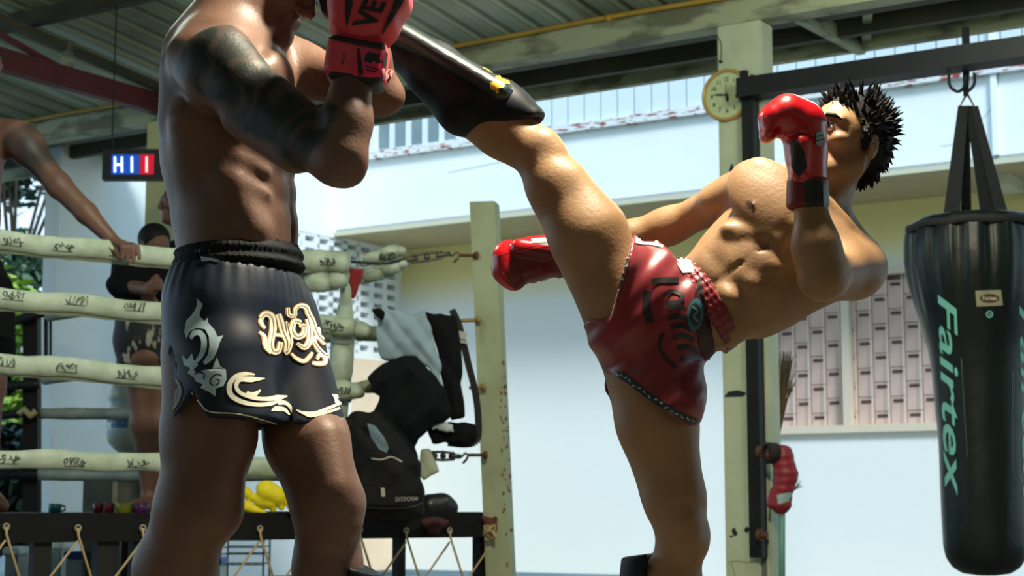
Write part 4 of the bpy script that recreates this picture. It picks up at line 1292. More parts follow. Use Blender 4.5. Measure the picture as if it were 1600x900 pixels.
tr += tess(qp([(248, -60), (308, -60), (305, 40), (262, 220), (248, 120)])) + tess(qp([(640, -40), (700, -40), (690, 20), (560, 230), (530, 270), (540, 220), (600, 90), (620, 20)]))
tr += tess(qp([(338, 385), (362, 380), (372, 450), (392, 580), (350, 588), (340, 480)])) + tess(qp([(545, 395), (568, 420), (545, 600), (520, 700), (505, 690), (535, 560)]))
tr += tess(qp([(405, 430), (440, 405), (500, 430), (520, 420), (510, 450), (525, 495), (490, 500), (470, 470), (450, 500), (420, 485), (390, 490)]))
for q in ((400, 520, 500, 545), (410, 545, 490, 560)): tr += ribbon_tris(qp([(q[0], q[1]), ((q[0] + q[2]) / 2, q[1] + 10), (q[2], q[3])]), 2)
tr += ribbon_tris(qp([(225, 425), (240, 430), (240, 455), (228, 460)]), 1.8) + ribbon_tris(qp([(215, 480), (232, 484), (232, 500), (216, 500)]), 1.8)
printed('patch', tess(qp([(330, 375), (545, 420), (520, 660), (505, 690), (420, 640), (300, 620)])), ga, pinkhot, gloveA, .002, 6)
printed('black_panel', tr, ga, gblack, gloveA, .0035, 6)
vt = text_tris('VE', 1.0, bold=.035, align='LEFT')
printed('lettering', place_tris(vt, 570, 41, (17, -36), (-46.0, -9.0)), ga, gblack, gloveA, .0035, 6)
printed('velcro_tab', tess(qp([(525, 535), (600, 535), (612, 560), (595, 610), (530, 618)])), bvh_of((va, faa), (vc, fc)), mat('pale_pink_tab', (236, 150, 150), .6), gloveA, .004, 6)
# far glove of A
F = SDF((-.52, 3.34, 1.42), (-.14, 3.62, 1.9), .006)
F.ec(Pa(556, 60, -.02), Pa(560, -40, -.05), .048, .066, k=.02)
F.ec(Pa(520, 14, -.0), Pa(515, -40, -.02), .026, .034, k=.03)
sdf_obj('glove', F, gblack, A)
F = SDF((-.50, 3.34, 1.36), (-.16, 3.64, 1.56), .006); F.ec(Pa(556, 80, -.01), Pa(558, 66, -.015), (.062, .05), (.064, .052), side=V((1, 0, 0)), k=0)
sdf_obj('glove_cuff', F, pink, A)
# shin guards of A (tops just reach into view)
guard_m = mat('black_guard_leather', (10, 19, 27), .5, var=.2, spec=.22)
def guard(name, a, b, r0, r1, fdir, par, box, h=.006, fc=-.012):
    F = SDF(*box, h)
    a = V(a); b = V(b); d = (b - a).normalized(); fd = V(fdir); fd = (fd - d * fd.dot(d)).normalized(); sd = d.cross(fd)
    F.ec(a + fd * .02, b + fd * .02, (r0 * 1.22, r0 * 1.35), (r1 * 1.4, r1 * 1.5), side=sd, k=0)
    F.ec(a - fd * .02 - d * .05, b - fd * .02 + d * .05, r0 * 1.12, r1 * 1.15, k=.004, mode='sub')
    F.cut(a + fd * fc, -fd); F.cut(b, d); F.cut(a, -d + fd * .3)
    return sdf_obj(name, F, guard_m, par)
guard('shin_guard', Pa(524, 872, .0), G(504, 3.56, .14), R_(44), R_(28), (.97, .35, 0), A, ((-.50, 3.3, .1), (-.24, 3.8, .56)), fc=.012)
guard('shin_guard', Pa(280, 905, .0), G(212, 3.62, .14), R_(50), R_(30), (.97, -.1, .3), A, ((-.92, 3.3, .1), (-.56, 3.9, .56)))
# ------------------------------------------------------------------ PERSON B (the kicker)
YB = 3.6
def Pb(x, y, dy=0.0): return P(x, y, YB + dy)
pxb = YB / FPX
Rb = lambda px: px * pxb
Bp = thing('person', 'person with spiky black hair in dark red shorts leaning back in a high kick', 'person', G(1010, YB, 0))
F = SDF((-.36, 3.12, -.03), (.90, 4.0, 1.58), .0055)
upv = nv(Pb(1245, 365) - Pb(1075, 484)); rt = nv(Pb(1185, 285, .06) - Pb(1330, 440, -.06)); rt = nv(rt - upv * rt.dot(upv)); fr_ = upv.cross(rt)
if fr_.y > 0: fr_ = -fr_
AX = (rt, fr_, upv)
def T(x, y, f=0.0): return Pb(x, y) + fr_ * f
# pelvis, waist, ribcage, chest
F.ec(Pb(1015, 510), Pb(1060, 492), (Rb(74), .10), (Rb(68), .09), side=rt, k=.03)
F.ec(Pb(1060, 492), Pb(1105, 474), (Rb(68), .090), (Rb(74), .088), side=rt, k=.03)
F.ec(Pb(1105, 474), Pb(1175, 425), (Rb(74), .088), (Rb(94), .112), side=rt, k=.03)
F.ec(Pb(1175, 425), Pb(1232, 372), (Rb(94), .112), (Rb(106), .112), side=rt, k=.03)
F.ec(Pb(1215, 310, .04), Pb(1318, 410, .02), Rb(52), Rb(52), k=.06)
# pecs
F.ell(T(1204, 340, .088), (Rb(78), .035, Rb(54)), AX, k=.028)
F.ell(T(1282, 404, .088), (Rb(66), .038, Rb(50)), AX, k=.022)
F.ec(T(1158, 382, .118), T(1214, 428, .130), .008, .006, k=.018, mode='sub')
# sternum groove, collar bones
F.ec(T(1222, 408, .130), T(1275, 345, .132), .003, k=.014, mode='sub')
F.ec(T(1192, 282, .065), T(1272, 326, .095), .011, .009, k=.03)
F.ec(T(1290, 340, .090), T(1340, 388, .070), .009, .010, k=.03)
# rib arch + abs
F.ec(T(1222, 410, .117), T(1142, 386, .086), .017, .013, k=.014)
F.ec(T(1222, 418, .117), T(1172, 505, .086), .017, .013, k=.014)
for i, (x, y) in enumerate(((1198, 428), (1164, 452), (1130, 472))):
    for q in (1, -1):
        F.ell(T(x, y, .105 - .006 * i) + rt * (.034 * q), (.029, .018, .021), AX, k=.011)
F.ec(T(1210, 420, .121), T(1100, 490, .104), .002, k=.010, mode='sub')
F.ell(T(1108, 486, .104), (.006, .012, .008), AX, k=.01, mode='sub')
# obliques and serratus
F.ec(T(1110, 425, .055), T(1150, 385, .06), .026, .022, k=.03)
F.ec(T(1140, 530, .04), T(1200, 505, .055), .026, .024, k=.03)
for i in range(4): F.ec(T(1140 + i * 15, 384 - i * 15, .07), T(1160 + i * 14, 402 - i * 15, .098), .012, .008, k=.010)
for i in range(4): F.ec(T(1205 + i * 18, 512 - i * 11, .05), T(1198 + i * 18, 482 - i * 11, .092), .013, .009, k=.011)
# lat along the lower edge
F.ec(T(1190, 500, .0), T(1280, 452, .0), .034, .036, k=.04)
# neck
F.ec(Pb(1268, 345, .02), Pb(1290, 290, .02), Rb(54), Rb(41), k=.04)
F.ec(Pb(1290, 290, .02), Pb(1314, 245, .02), Rb(40), Rb(42), k=.03)
F.ec(Pb(1300, 330, .06), Pb(1342, 398, .04), Rb(20), Rb(28), k=.04)
F.ec(Pb(1275, 330, -.05), Pb(1332, 268, -.03), .012, .014, k=.03)       # neck muscle
F.ec(Pb(1210, 300, .07), Pb(1285, 290, .05), Rb(26), Rb(28), k=.05)
# right arm (upper in the picture), thrown back behind the thigh
F.ec(Pb(1184, 288, .04), Pb(1160, 298, .07), Rb(31), Rb(33), k=.03)
F.ec(Pb(1165, 300, .06), Pb(1055, 352, .16), Rb(32), Rb(25), k=.03)
F.ec(Pb(1140, 300, .05), Pb(1085, 330, .12), Rb(22), Rb(20), k=.02)
F.ec(Pb(1180, 290, .0), Pb(1118, 314, .06), Rb(33), Rb(25), k=.03)
F.ec(Pb(1225, 318, -.03), Pb(1176, 292, .0), Rb(26), Rb(28), k=.04)
F.ec(Pb(1055, 348, .16), Pb(1035, 356, .17), Rb(26), Rb(25), k=.03)
F.ec(Pb(1035, 356, .17), Pb(985, 372, .19), Rb(28), Rb(27), k=.03)
F.ec(Pb(985, 372, .19), Pb(895, 405, .21), Rb(26), Rb(20), k=.03)
F.ec(Pb(895, 405, .21), Pb(850, 415, .21), Rb(20), Rb(24), k=.02)
# left arm guarding: upper arm comes forward, forearm upright
F.ec(Pb(1348, 418, -.02), Pb(1335, 425, -.06), Rb(36), Rb(38), k=.045)
F.ec(Pb(1338, 422, -.05), Pb(1292, 428, -.23), Rb(38), Rb(33), k=.04)
F.ec(Pb(1292, 428, -.23), Pb(1285, 436, -.26), Rb(31), Rb(30), k=.02)
F.ec(Pb(1284, 430, -.26), Pb(1275, 385, -.26), Rb(32), Rb(32), k=.03)
F.ec(Pb(1275, 385, -.26), Pb(1263, 300, -.24), Rb(32), Rb(22), k=.03)
F.ec(Pb(1263, 300, -.24), Pb(1262, 270, -.24), Rb(21), Rb(24), k=.02)
# head
HB = head(F, Pb(1319, 226, .0), (-.76, -.58, .27), (.27, .10, .95), 1.0)
# standing leg
F.ec(Pb(1010, 560, .03), Pb(1027, 660, .02), Rb(72), Rb(61), k=.03)
F.ec(Pb(1027, 660, .02), Pb(1054, 780, .0), Rb(61), Rb(46), k=.03)
F.ec(Pb(1054, 670, -.03), Pb(1068, 770, -.035), Rb(32), Rb(26), k=.025)
F.ec(Pb(1002, 650, .04), Pb(1026, 760, .03), Rb(32), Rb(24), k=.025)
F.ec(Pb(1054, 780, .0), Pb(1066, 838, .0), Rb(44), Rb(36), k=.03)
F.ec(Pb(1070, 815, -.04), Pb(1076, 842, -.04), Rb(26), Rb(23), k=.02)
F.ec(Pb(1084, 832, -.01), Pb(1082, 850, -.01), Rb(23), Rb(22), k=.025)
F.ec(Pb(1064, 846, .01), Pb(1048, 920, .03), Rb(34), Rb(43), k=.03)
anK = G(1000, 3.66, .09)
F.ec(Pb(1048, 920, .03), G(1012, 3.66, .20), Rb(43), Rb(28), k=.04)
F.ec(G(1012, 3.66, .20), anK, Rb(28), Rb(25), k=.03)
foot(F, anK, (.8, .5))
# kicking leg
KN = Pb(842, 232, -.02)
F.ec(Pb(974, 492, -.02), Pb(919, 368, -.04), Rb(62), Rb(59), k=.03)
F.ec(Pb(919, 368, -.04), Pb(868, 290, -.03), Rb(59), Rb(44), k=.03)
F.ec(Pb(938, 352, -.06), Pb(893, 284, -.05), Rb(34), Rb(26), k=.02)
F.ec(Pb(918, 430, .0), Pb(864, 325, .0), Rb(32), Rb(27), k=.02)
F.ec(Pb(868, 290, -.03), Pb(842, 242, -.02), Rb(43), Rb(37), k=.03)
F.ec(Pb(850, 222, -.045), Pb(866, 238, -.045), Rb(18), Rb(18), k=.018)      # knee cap
F.ec(Pb(838, 236, -.02), Pb(786, 204, .0), Rb(36), Rb(37), k=.03)
F.ec(Pb(810, 230, .01), Pb(740, 180, .02), Rb(27), Rb(36), k=.03)
F.ec(Pb(786, 200, .0), Pb(720, 140, .02), Rb(40), Rb(40), k=.04)
F.ec(Pb(720, 140, .02), Pb(632, 62, .05), Rb(34), Rb(22), k=.03)
F.ec(Pb(632, 62, .05), Pb(612, 42, .06), Rb(22), Rb(23), k=.03)
# kicking foot, beyond the gloves
F.ec(Pb(606, 40, .07), Pb(590, -70, .10), (.034, .026), (.046, .02), side=V((0, 1, .1)), k=.03)
for i in range(5):
    b = Pb(590, -72, .10) + V((0, 1, .1)) * (.034 - .017 * i)
    F.ec(b, b + V((-.012, 0, .045 - .005 * i)), .0105 - .0007 * i, k=.006)
def tint_b(v):
    out = np.zeros(len(v), dtype=np.float32)
    for c, r in ((T(1182, 361, .13), .0105),):
        d = np.linalg.norm((v - np.array(tuple(c)))[:, [0, 2]], axis=1)
        m = (v[:, 1] < 3.62)
        out += np.where(m, np.clip((r - d) / .003, 0, 1), 0)
    L, s, f, u = HB
    lp = np.array(tuple(L(0, .09, -.054))); d = np.linalg.norm(v - lp, axis=1)
    out += .4 * np.clip((.02 - d) / .004, 0, 1)
    return np.clip(out, 0, 1)
# nipple relief
F.ell(T(1182, 361, .128), (.005, .006, .005), AX, k=.006)
bodyB, vb_, fb_ = sdf_obj('body', F, skin_b, Bp, tintf=tint_b)
face_parts(*HB, Bp)
# spiky hair: cap and tufts
L, s, f, u = HB
F = SDF(tuple(V(L(0, 0, .03)) - V((.14, .14, .14))), tuple(V(L(0, 0, .03)) + V((.14, .14, .14))), .0045)
F.ell(L(0, -.020, .037), (.081, .096, .090), (s, f, u), k=0)
F.ec(L(0, -.075, .0), L(0, -.07, -.05), (.058, .03), (.046, .022), side=s, k=.03)
F.cut(L(0, .058, .050), f * 1.0 - u * .55, k=.008)
F.cut(L(0, -.012, -.012), f * .80 - u * .75, k=.006)
F.cut(L(0, -.05, -.075), -u)
def sideburn(q): F.ec(L(.073 * q, .018, .02), L(.071 * q, .006, -.02), .012, .007, k=.01)
sideburn(1); sideburn(-1)
hairo, vh, fh = sdf_obj('hair', F, hair_m, Bp)
rnd = random.Random(21); mb = MB(); cnt = 0
vh = np.asarray(vh); cc = np.array(tuple(L(0, -.015, .03)))
while cnt < 620:
    i = rnd.randrange(len(vh)); p = V(vh[i]); d = (p - V(cc)); z = d.dot(u); y = d.dot(f)
    if z < -.03 and y > -.05: continue
    n = d.normalized()
    top = max(0, n.dot(u)); back = max(0, -n.dot(f)); front = max(0, n.dot(f))
    dr = (n * 1.0 + u * (.45 * top + .15) - f * .25 * back + f * .55 * front * top + V((rnd.gauss(0, .22), rnd.gauss(0, .22), rnd.gauss(0, .22)))).normalized()
    ln = rnd.uniform(.018, .036) * (.55 + .75 * top + .25 * back)
    if z < .0: dr = (dr - u * .7).normalized(); ln *= .8
    q = p - n * .006; bend = V((rnd.gauss(0, .2), rnd.gauss(0, .2), rnd.gauss(0, .2)))
    mb.tube([q, q + dr * ln * .55, q + (dr + bend * .35).normalized() * ln * 1.05], [.0052, .0035, .0004], 5, caps=False); cnt += 1
o = mb.build('hair_tufts', hair_m, Bp, smooth=True); o['kind'] = 'stuff'

# shin guard of the kicking leg
F = SDF(tuple(V((-.32, 3.36, 1.20))), tuple(V((.13, 3.88, 1.76))), .005)
ga_ = Pb(812, 196, .0); gb = Pb(616, 50, .04); gd = nv(gb - ga_)
gup = V((.57, -.05, .82)); gup = nv(gup - gd * gup.dot(gd)); gsd = gd.cross(gup)
F.ec(Pb(788, 180, .0), Pb(732, 158, .01), (.070, Rb(48)), (.074, Rb(57)), side=gsd, k=.015)
F.ec(Pb(732, 158, .01), Pb(678, 110, .02), (.074, Rb(57)), (.066, Rb(46)), side=gsd, k=.015)
F.ec(Pb(678, 110, .02), Pb(606, 54, .05), (.066, Rb(46)), (.050, Rb(31)), side=gsd, k=.015)
F.ec(Pb(784, 166, .0), Pb(832, 188, .0), (.072, Rb(42)), (.062, Rb(23)), side=gsd, k=.02)
F.ec(Pb(856, 240, .0), Pb(806, 206, .0), Rb(42), Rb(40), k=.010, mode='sub')
F.cut(Pb(588, 36, .05), gd, k=.01)
F.cut(Pb(756, 224), nv(V((.40, 0, -.92))), k=.006)
sg, v1, f1 = sdf_obj('shin_guard', F, guard_m, Bp)
F = SDF(tuple(V((-.32, 3.36, 1.24))), tuple(V((.13, 3.88, 1.76))), .005)
F.ec(Pb(626, 56, .0), Pb(786, 150, -.035), (.054, Rb(21)), (.056, Rb(21)), side=gsd, k=0)
pn, v2, f2_ = sdf_obj('raised_panel', F, mat('guard_panel_leather', (14, 36, 40), .40, coat=.15, bump=.25, bscale=22), sg)
gbv = bvh_of((v1, f1), (v2, f2_))
yel = mat('gold_foil_print', (226, 172, 40), .4)
LP = lambda x, y: (560 + x / 2.647, 60 + y / 2.647)
lion = [(545, 185), (560, 180), (568, 155), (580, 148), (590, 168), (605, 172), (622, 178), (624, 190), (605, 190), (598, 205), (580, 205), (582, 222), (572, 228), (568, 215), (552, 212), (545, 200)]
printed('emblem', tess([LP(*p) for p in lion]), gbv, yel, sg, .002, 5)
tr = []
for x, y in ((512, 124), (524, 130), (534, 136), (542, 140)): tr += ribbon_tris([LP(x, y), LP(x + 5, y - 4), LP(x + 7, y + 6)], 2.2, 3)
printed('emblem_lettering', tr, gbv, mat('dull_gold_print', (130, 110, 40), .5), sg, .002, 5)
# guard on the standing leg
guard('shin_guard', Pb(1036, 862, .03), G(1004, 3.66, .14), Rb(38), Rb(28), (-.94, .45, 0), Bp, ((.1, 3.35, .1), (.42, 3.95, .58)), fc=.012)

# ---- red shorts
redsat = mat('dark_red_satin', (96, 10, 26), .38, rgb2=(126, 14, 34), vscale=5, sheen=.2)
F = SDF((.08, 3.34, .70), (.52, 3.86, 1.24), .0045)
F.ec(Pb(1066, 484), Pb(1045, 492), (Rb(84), .112), (Rb(86), .116), side=rt, k=.01, axr=Rb(46))
F.ec(Pb(1040, 496), Pb(1008, 515), (Rb(84), .118), (Rb(76), .118), side=rt, k=.03)
F.ec(Pb(1005, 500), Pb(990, 450, -.02), Rb(76), Rb(74), k=.025)
F.ec(Pb(985, 505, -.02), Pb(955, 430, -.04), Rb(71), Rb(71), k=.01)
F.ec(Pb(1004, 545, .02), Pb(1026, 640, .0), Rb(66), Rb(72), k=.025)
F.ec(Pb(1030, 545, -.02), Pb(1052, 625, -.04), Rb(62), Rb(52), k=.02)
F.ec(Pb(966, 520, .03), Pb(990, 620, .03), Rb(32), Rb(40), k=.02)
F.ec(Pb(930, 470, .05), Pb(960, 550, .05), Rb(26), Rb(28), k=.02)
F.ec(Pb(1020, 410, -.03), Pb(1050, 436, -.03), Rb(34), Rb(44), k=.02)
def foldB(X, Y, Z):
    q = X * .62 - Z * .78
    w = X * .78 + Z * .62
    return (.0032 * np.sin(q * 62 + 2.5 * np.sin(w * 14)) + .0012 * np.sin(q * 150 + w * 30)).astype(np.float32) + 0 * Y
F.disp(foldB, (.08, 3.34, .70), (.52, 3.86, 1.24))
# waist opening, thigh opening of the kicking leg, hem of the standing leg
wc = Pb(1098, 478); F.cut(Pb(1098, 476), upv + V((0, 0, 0)), k=.004)
th_d = nv(Pb(862, 285) - Pb(972, 500))
pa_, pb2 = Pb(987, 372), Pb(950, 500)
edge = nv(pb2 - pa_); nrm_ = V((-edge.z, 0, edge.x)); nrm_ = nrm_ if nrm_.x < 0 else -nrm_
def openK(X, Y, Z):
    a = (X - pa_.x) * nrm_.x + (Z - pa_.z) * nrm_.z
    top = Z - Pb(940, 505).z
    return -np.minimum(a, top) + 0 * Y
F.op(openK, (.08, 3.34, .9), (.35, 3.62, 1.24), .006, 'sub')
def hem(X, Y, Z):
    p0 = Pb(955, 588); p1 = Pb(1088, 676)
    e = nv(p1 - p0); n = V((e.z, 0, -e.x)); n = n if n.z < 0 else -n
    bow = .022 * np.sin(np.clip((X - p0.x) / (p1.x - p0.x), 0, 1) * np.pi)
    return -((X - p0.x) * n.x + (Z - p0.z) * n.z - bow * .35) + 0 * Y
F.op(hem, (.22, 3.34, .70), (.52, 3.63, .96), .004, 'sub')
F.cut(Pb(960, 668), (-.2, 0, -1), k=.004)
for (a, b, r0, r1) in ((Pb(1014, 590, .02), Pb(1032, 700, .01), Rb(64), Rb(70)), (Pb(962, 465, -.02), Pb(896, 330, -.04), Rb(63), Rb(64))):
    F.ec(a, b, r0, r1, k=.004, mode='sub')
so, vs2, fs2 = sdf_obj('shorts', F, redsat, Bp)
sb = bvh_of((vs2, fs2))
F = SDF((.22, 3.40, .84), (.50, 3.82, 1.20), .0045)
F.ec(Pb(1094, 480), Pb(1108, 472), (Rb(83), .112), (Rb(82), .110), side=rt, k=0, axr=.03)
F.cut(Pb(1116, 466), upv); F.cut(Pb(1086, 486), -upv)
F.disp(lambda X, Y, Z: .0022 * np.sin((X * upv.x + Z * upv.z) * 500) + .0015 * np.sin((X * rt.x + Z * rt.z) * 420) + 0 * Y, (.22, 3.40, .84), (.50, 3.82, 1.20))
wo, vw2, fw2 = sdf_obj('waistband', F, redsat, so)
sb2 = bvh_of((vs2, fs2), (vw2, fw2))
trimb = mat('dark_trim', (20, 28, 36), .5); trimp = mat('pale_teal_print', (130, 170, 180), .5); trimw = mat('silver_trim', (176, 196, 196), .4)
blk = mat('black_applique', (14, 12, 18), .45)
def trim_band(pts, w, name, seed):
    printed(name, ribbon_tris(pts, w), sb2, trimb, so, .0016, 6)
    rnd = random.Random(seed); tr = []
    c = catmull(pts, 7)
    for i in range(1, len(c) - 1, 2):
        d = (c[i + 1] - c[i - 1]).normalized(); n = V((-d.y, d.x)); p = c[i]
        tr += ribbon_tris([p - d * 2.5 + n * rnd.uniform(-2.5, 2.5), p + n * rnd.uniform(-2.5, 2.5), p + d * 2.5 + n * rnd.uniform(-2.5, 2.5)], 1.8, 2)
    printed(name + '_print', tr, sb2, trimp, so, .0026, 5)
trim_band([(984, 378), (980, 405), (970, 440), (960, 470), (950, 492)], 9, 'leg_trim', 1)
trim_band([(960, 583), (978, 590), (1003, 610), (1033, 631), (1062, 647), (1087, 659)], 10, 'hem_trim', 2)
tr = tess([(1056, 402), (1072, 398), (1082, 414), (1085, 426), (1066, 427), (1058, 414)])
printed('silver_band', tr, sb2, trimw, so, .002, 5)
printed('silver_band', ribbon_tris([(992, 376), (1005, 379), (1020, 380), (1036, 384)], 8), sb2, trimw, so, .002, 5)
# black lettering applique and round badge
AP = [([(1018, 440), (1032, 438), (1060, 438)], 9), ([(1012, 455), (1010, 480), (1016, 505)], 13), ([(1036, 462), (1050, 455), (1066, 462), (1060, 472), (1040, 474)], 7),
      ([(1042, 484), (1060, 478), (1072, 486)], 7), ([(1044, 498), (1058, 494), (1076, 500)], 7), ([(1048, 512), (1064, 508), (1080, 516)], 8), ([(1052, 528), (1066, 524), (1084, 532)], 8),
      ([(1058, 544), (1074, 542), (1090, 550)], 8), ([(1064, 562), (1082, 558), (1098, 562)], 8), ([(1036, 520), (1030, 540), (1040, 560), (1056, 574)], 5)]
tr = []
for p, w in AP: tr += ribbon_tris(p, w)
printed('black_lettering', tr, sb2, blk, so, .002, 6)
printed('side_stripe', tess([(1094, 430), (1102, 470), (1112, 520), (1118, 560), (1106, 572), (1092, 540), (1086, 500), (1084, 460)]), sb2, mat('dark_band', (40, 10, 22), .5), so, .0024, 6)
bd = [(1085 + 12 * math.cos(a) - 2 * math.sin(a), 492 + 25 * math.sin(a)) for a in np.linspace(0, 2 * math.pi, 20, endpoint=False)]
printed('round_badge', tess(bd), sb2, mat('teal_badge', (38, 92, 110), .5), so, .0036, 5)
bd2 = [(1085 + 8 * math.cos(a), 492 + 18 * math.sin(a)) for a in np.linspace(0, 2 * math.pi, 16, endpoint=False)]
printed('badge_centre', tess(bd2), sb2, mat('badge_dark', (16, 26, 36), .5), so, .0044, 5)
printed('badge_print', ribbon_tris([(1081, 480), (1088, 486), (1082, 494), (1089, 502)], 2.5), sb2, mat('badge_line', (70, 130, 150), .5), so, .005, 5)

# ---- gloves of B
redg = mat('glossy_red_leather', (176, 12, 26), .28, coat=.4, bump=.12, bscale=30)
redd = mat('dark_red_leather', (96, 14, 26), .4)
F = SDF((.44, 3.22, 1.12), (.72, 3.52, 1.60), .0045)
yo = -.245
F.ec(Pb(1262, 285, yo), Pb(1260, 235, yo), (Rb(29), .042), (Rb(30), .045), side=V((1, 0, 0)), k=.02)
F.ec(Pb(1259, 240, yo), Pb(1256, 198, yo), (Rb(31), .045), (Rb(34), .050), side=V((1, 0, 0)), k=.01)
F.ec(Pb(1250, 192, yo), Pb(1230, 181, yo), (.052, Rb(36)), (.052, Rb(30)), side=V((0, 1, 0)), k=.01)
F.ec(Pb(1230, 181, yo), Pb(1209, 186, yo), (.05, Rb(29)), (.046, Rb(22)), side=V((0, 1, 0)), k=.02)
F.ec(Pb(1206, 190, yo), Pb(1199, 212, yo), (.044, Rb(19)), (.04, Rb(12)), side=V((0, 1, 0)), k=.012)
F.ec(Pb(1250, 268, yo - .035), Pb(1252, 225, yo - .04), Rb(14), Rb(15), k=.008)
glB, vg2, fg2 = sdf_obj('glove', F, redg, Bp)
F = SDF((.44, 3.22, 1.06), (.72, 3.52, 1.32), .0045)
F.ec(Pb(1262, 322, yo), Pb(1262, 282, yo), (Rb(32), .044), (Rb(31), .043), side=V((1, 0, 0)), k=0, axr=.012)
cu, vc2, fc2 = sdf_obj('cuff', F, redd, glB)
gb2 = bvh_of((vg2, fg2), (vc2, fc2))
printed('black_strap', tess([(1256, 285), (1284, 280), (1290, 330), (1262, 336)]), gb2, gblack, glB, .002, 6)
printed('palm_patch', tess([(1236, 222), (1246, 218), (1256, 236), (1260, 262), (1248, 278), (1238, 262)]), gb2, gblack, glB, .002, 6)
lab = mat('grey_teal_label', (140, 172, 172), .5)
printed('label', tess([(1274, 208), (1284, 204), (1286, 220), (1281, 230), (1274, 226)]), gb2, lab, glB, .003, 4)
printed('label', tess([(1284, 290), (1290, 288), (1292, 306), (1289, 325), (1285, 318)]), gb2, lab, glB, .0035, 4)
printed('label_line', ribbon_tris([(1274, 214), (1285, 211)], 1.5) + ribbon_tris([(1274, 221), (1285, 218)], 1.5), gb2, gblack, glB, .004, 4)
# right glove behind the thigh
F = SDF((-.10, 3.62, 1.02), (.28, 4.0, 1.30), .0045)
gx = nv(Pb(880, 395, .2) - Pb(790, 402, .2)); gz = nv(V((0, 0, 1)) - gx * gx.z)
rt_t = V((gx.z * -1, 0, gx.x))
F.box(Pb(815, 412, .21), (Rb(42), .055, Rb(32)), (nv(V((1, 0, .28))), V((0, 1, 0)), nv(V((-.28, 0, 1)))), rnd=.026, k=.02)
F.box(Pb(850, 402, .21), (Rb(40), .050, Rb(34)), (nv(V((1, 0, .18))), V((0, 1, 0)), nv(V((-.18, 0, 1)))), rnd=.024, k=.02)
F.ec(Pb(795, 396, .20), Pb(790, 420, .20), .03, .034, k=.02)
F.ec(Pb(792, 400, .19), Pb(804, 440, .19), .026, .022, k=.02)
F.ec(Pb(812, 386, .155), Pb(856, 392, .155), .020, .022, k=.008)
F.ec(Pb(880, 410, .21), Pb(905, 408, .21), (.046, Rb(24)), (.042, Rb(22)), side=V((0, 1, 0)), k=.02)
gr, vg3, fg3 = sdf_obj('glove', F, redg, Bp)
gb3 = bvh_of((vg3, fg3))
printed('glove_logo', tess([(830, 374), (861, 372), (861, 380), (831, 380)]), gb3, mat('white_print', (226, 206, 206), .5), gr, .002, 5)
printed('palm_panel', tess([(800, 398), (840, 388), (880, 388), (890, 432), (840, 444), (806, 456), (790, 430)]), gb3, redd, gr, .002, 6)
printed('glove_seam', ribbon_tris([(800, 398), (812, 418), (818, 450)], 1.2) + ribbon_tris([(778, 402), (796, 396), (840, 384), (880, 384)], 1.2), gb3, blk, gr, .003, 5)
# ================================================================== THE OTHER PEOPLE
def simple_person(label, name_parts, h=.012):
    pass
# person leaning an arm on the top rope, far left
YC = 6.85; kc = YC / FPX
def Pc(x, y, dy=0.0): return P(x, y, YC + dy)
C_ = thing('person', 'bare chested person at the far left resting a hand on the top rope', 'person', V((Pc(-50, 800).x, YC, .545)))
F = SDF((-2.55, 6.35, .50), (-1.42, 7.25, 2.62), .0075)
sc_ = V((.55, -.83, 0))
F.ec(Pc(-48, 430), Pc(-45, 340), (.165, .115), (.155, .105), side=sc_, k=.04)
F.ec(Pc(-45, 340), Pc(-42, 240), (.155, .105), (.185, .12), side=sc_, k=.04)
F.ec(Pc(-20, 215), Pc(15, 215), .085, .08, k=.05)
F.ec(Pc(-60, 205), Pc(-90, 215), .08, .08, k=.05)
F.ec(Pc(-42, 195), Pc(-38, 150), .06, .058, k=.05)
HC = head(F, Pc(-30, 105), (.8, -.6, -.25), (.2, 0, 1), 1.0)
F.ec(Pc(30, 218, -.05), Pc(45, 232, -.06), .082, .075, k=.04)
F.ec(Pc(40, 228, -.06), Pc(92, 290, -.12), .066, .048, k=.03)
F.ec(Pc(92, 290, -.12), Pc(135, 333, -.16), .05, .044, k=.03)
F.ec(Pc(135, 333, -.16), Pc(178, 378, -.20), .044, .027, k=.02)
hb = Pc(184, 380, -.21)
F.ec(hb, Pc(198, 384, -.23), (.034, .02), (.04, .018), side=V((.3, .9, 0)), k=.015)
for i, (tx, ty) in enumerate(((191, 405), (200, 411), (209, 411), (218, 404))):
    a = Pc(188 + i * 6, 382, -.25); b = Pc(191 + i * 8.2, 386, -.30); c = Pc(tx, ty, -.305)
    F.chain([a, b, c], [.0115, .0105, .009], k=.003)
F.chain([Pc(184, 384, -.2), Pc(182, 394, -.24), Pc(188, 404, -.27)], [.014, .013, .011], k=.008)
for q, x in ((1, -22), (-1, -72)):
    F.ec(Pc(x, 470), Pc(x + 3, 600, 0), .095, .07, k=.05); F.ec(Pc(x + 3, 600), V((Pc(x, 800).x, YC, .65)), .065, .038, k=.04)
    a = V((Pc(x, 800).x, YC, .64)); F.ec(a, a + V((.1, -.12, -.06)), .035, .03, k=.03)
F.cut((0, 0, .548), (0, 0, -1))
def tint_c(v):
    a = np.array(tuple(Pc(40, 225, -.1))); b = np.array(tuple(Pc(92, 292, -.12))); ab = b - a
    t = ((v - a) @ ab) / ab.dot(ab); r = np.linalg.norm(v - (a + np.clip(t, 0, 1)[:, None] * ab), axis=1)
    m = np.clip((.10 - r) / .01, 0, 1) * np.clip((1.02 - t) / .1, 0, 1) * np.clip((t + .35) / .1, 0, 1)
    w = np.array([.5 + .5 * noise.noise(V(p) * 9) * 2 for p in v[:]]) if len(v) < 60000 else 1
    return (m * np.clip(w * 1.2, 0, 1) * .8).astype(np.float32)
sdf_obj('body', F, skin_c, C_, tintf=tint_c)
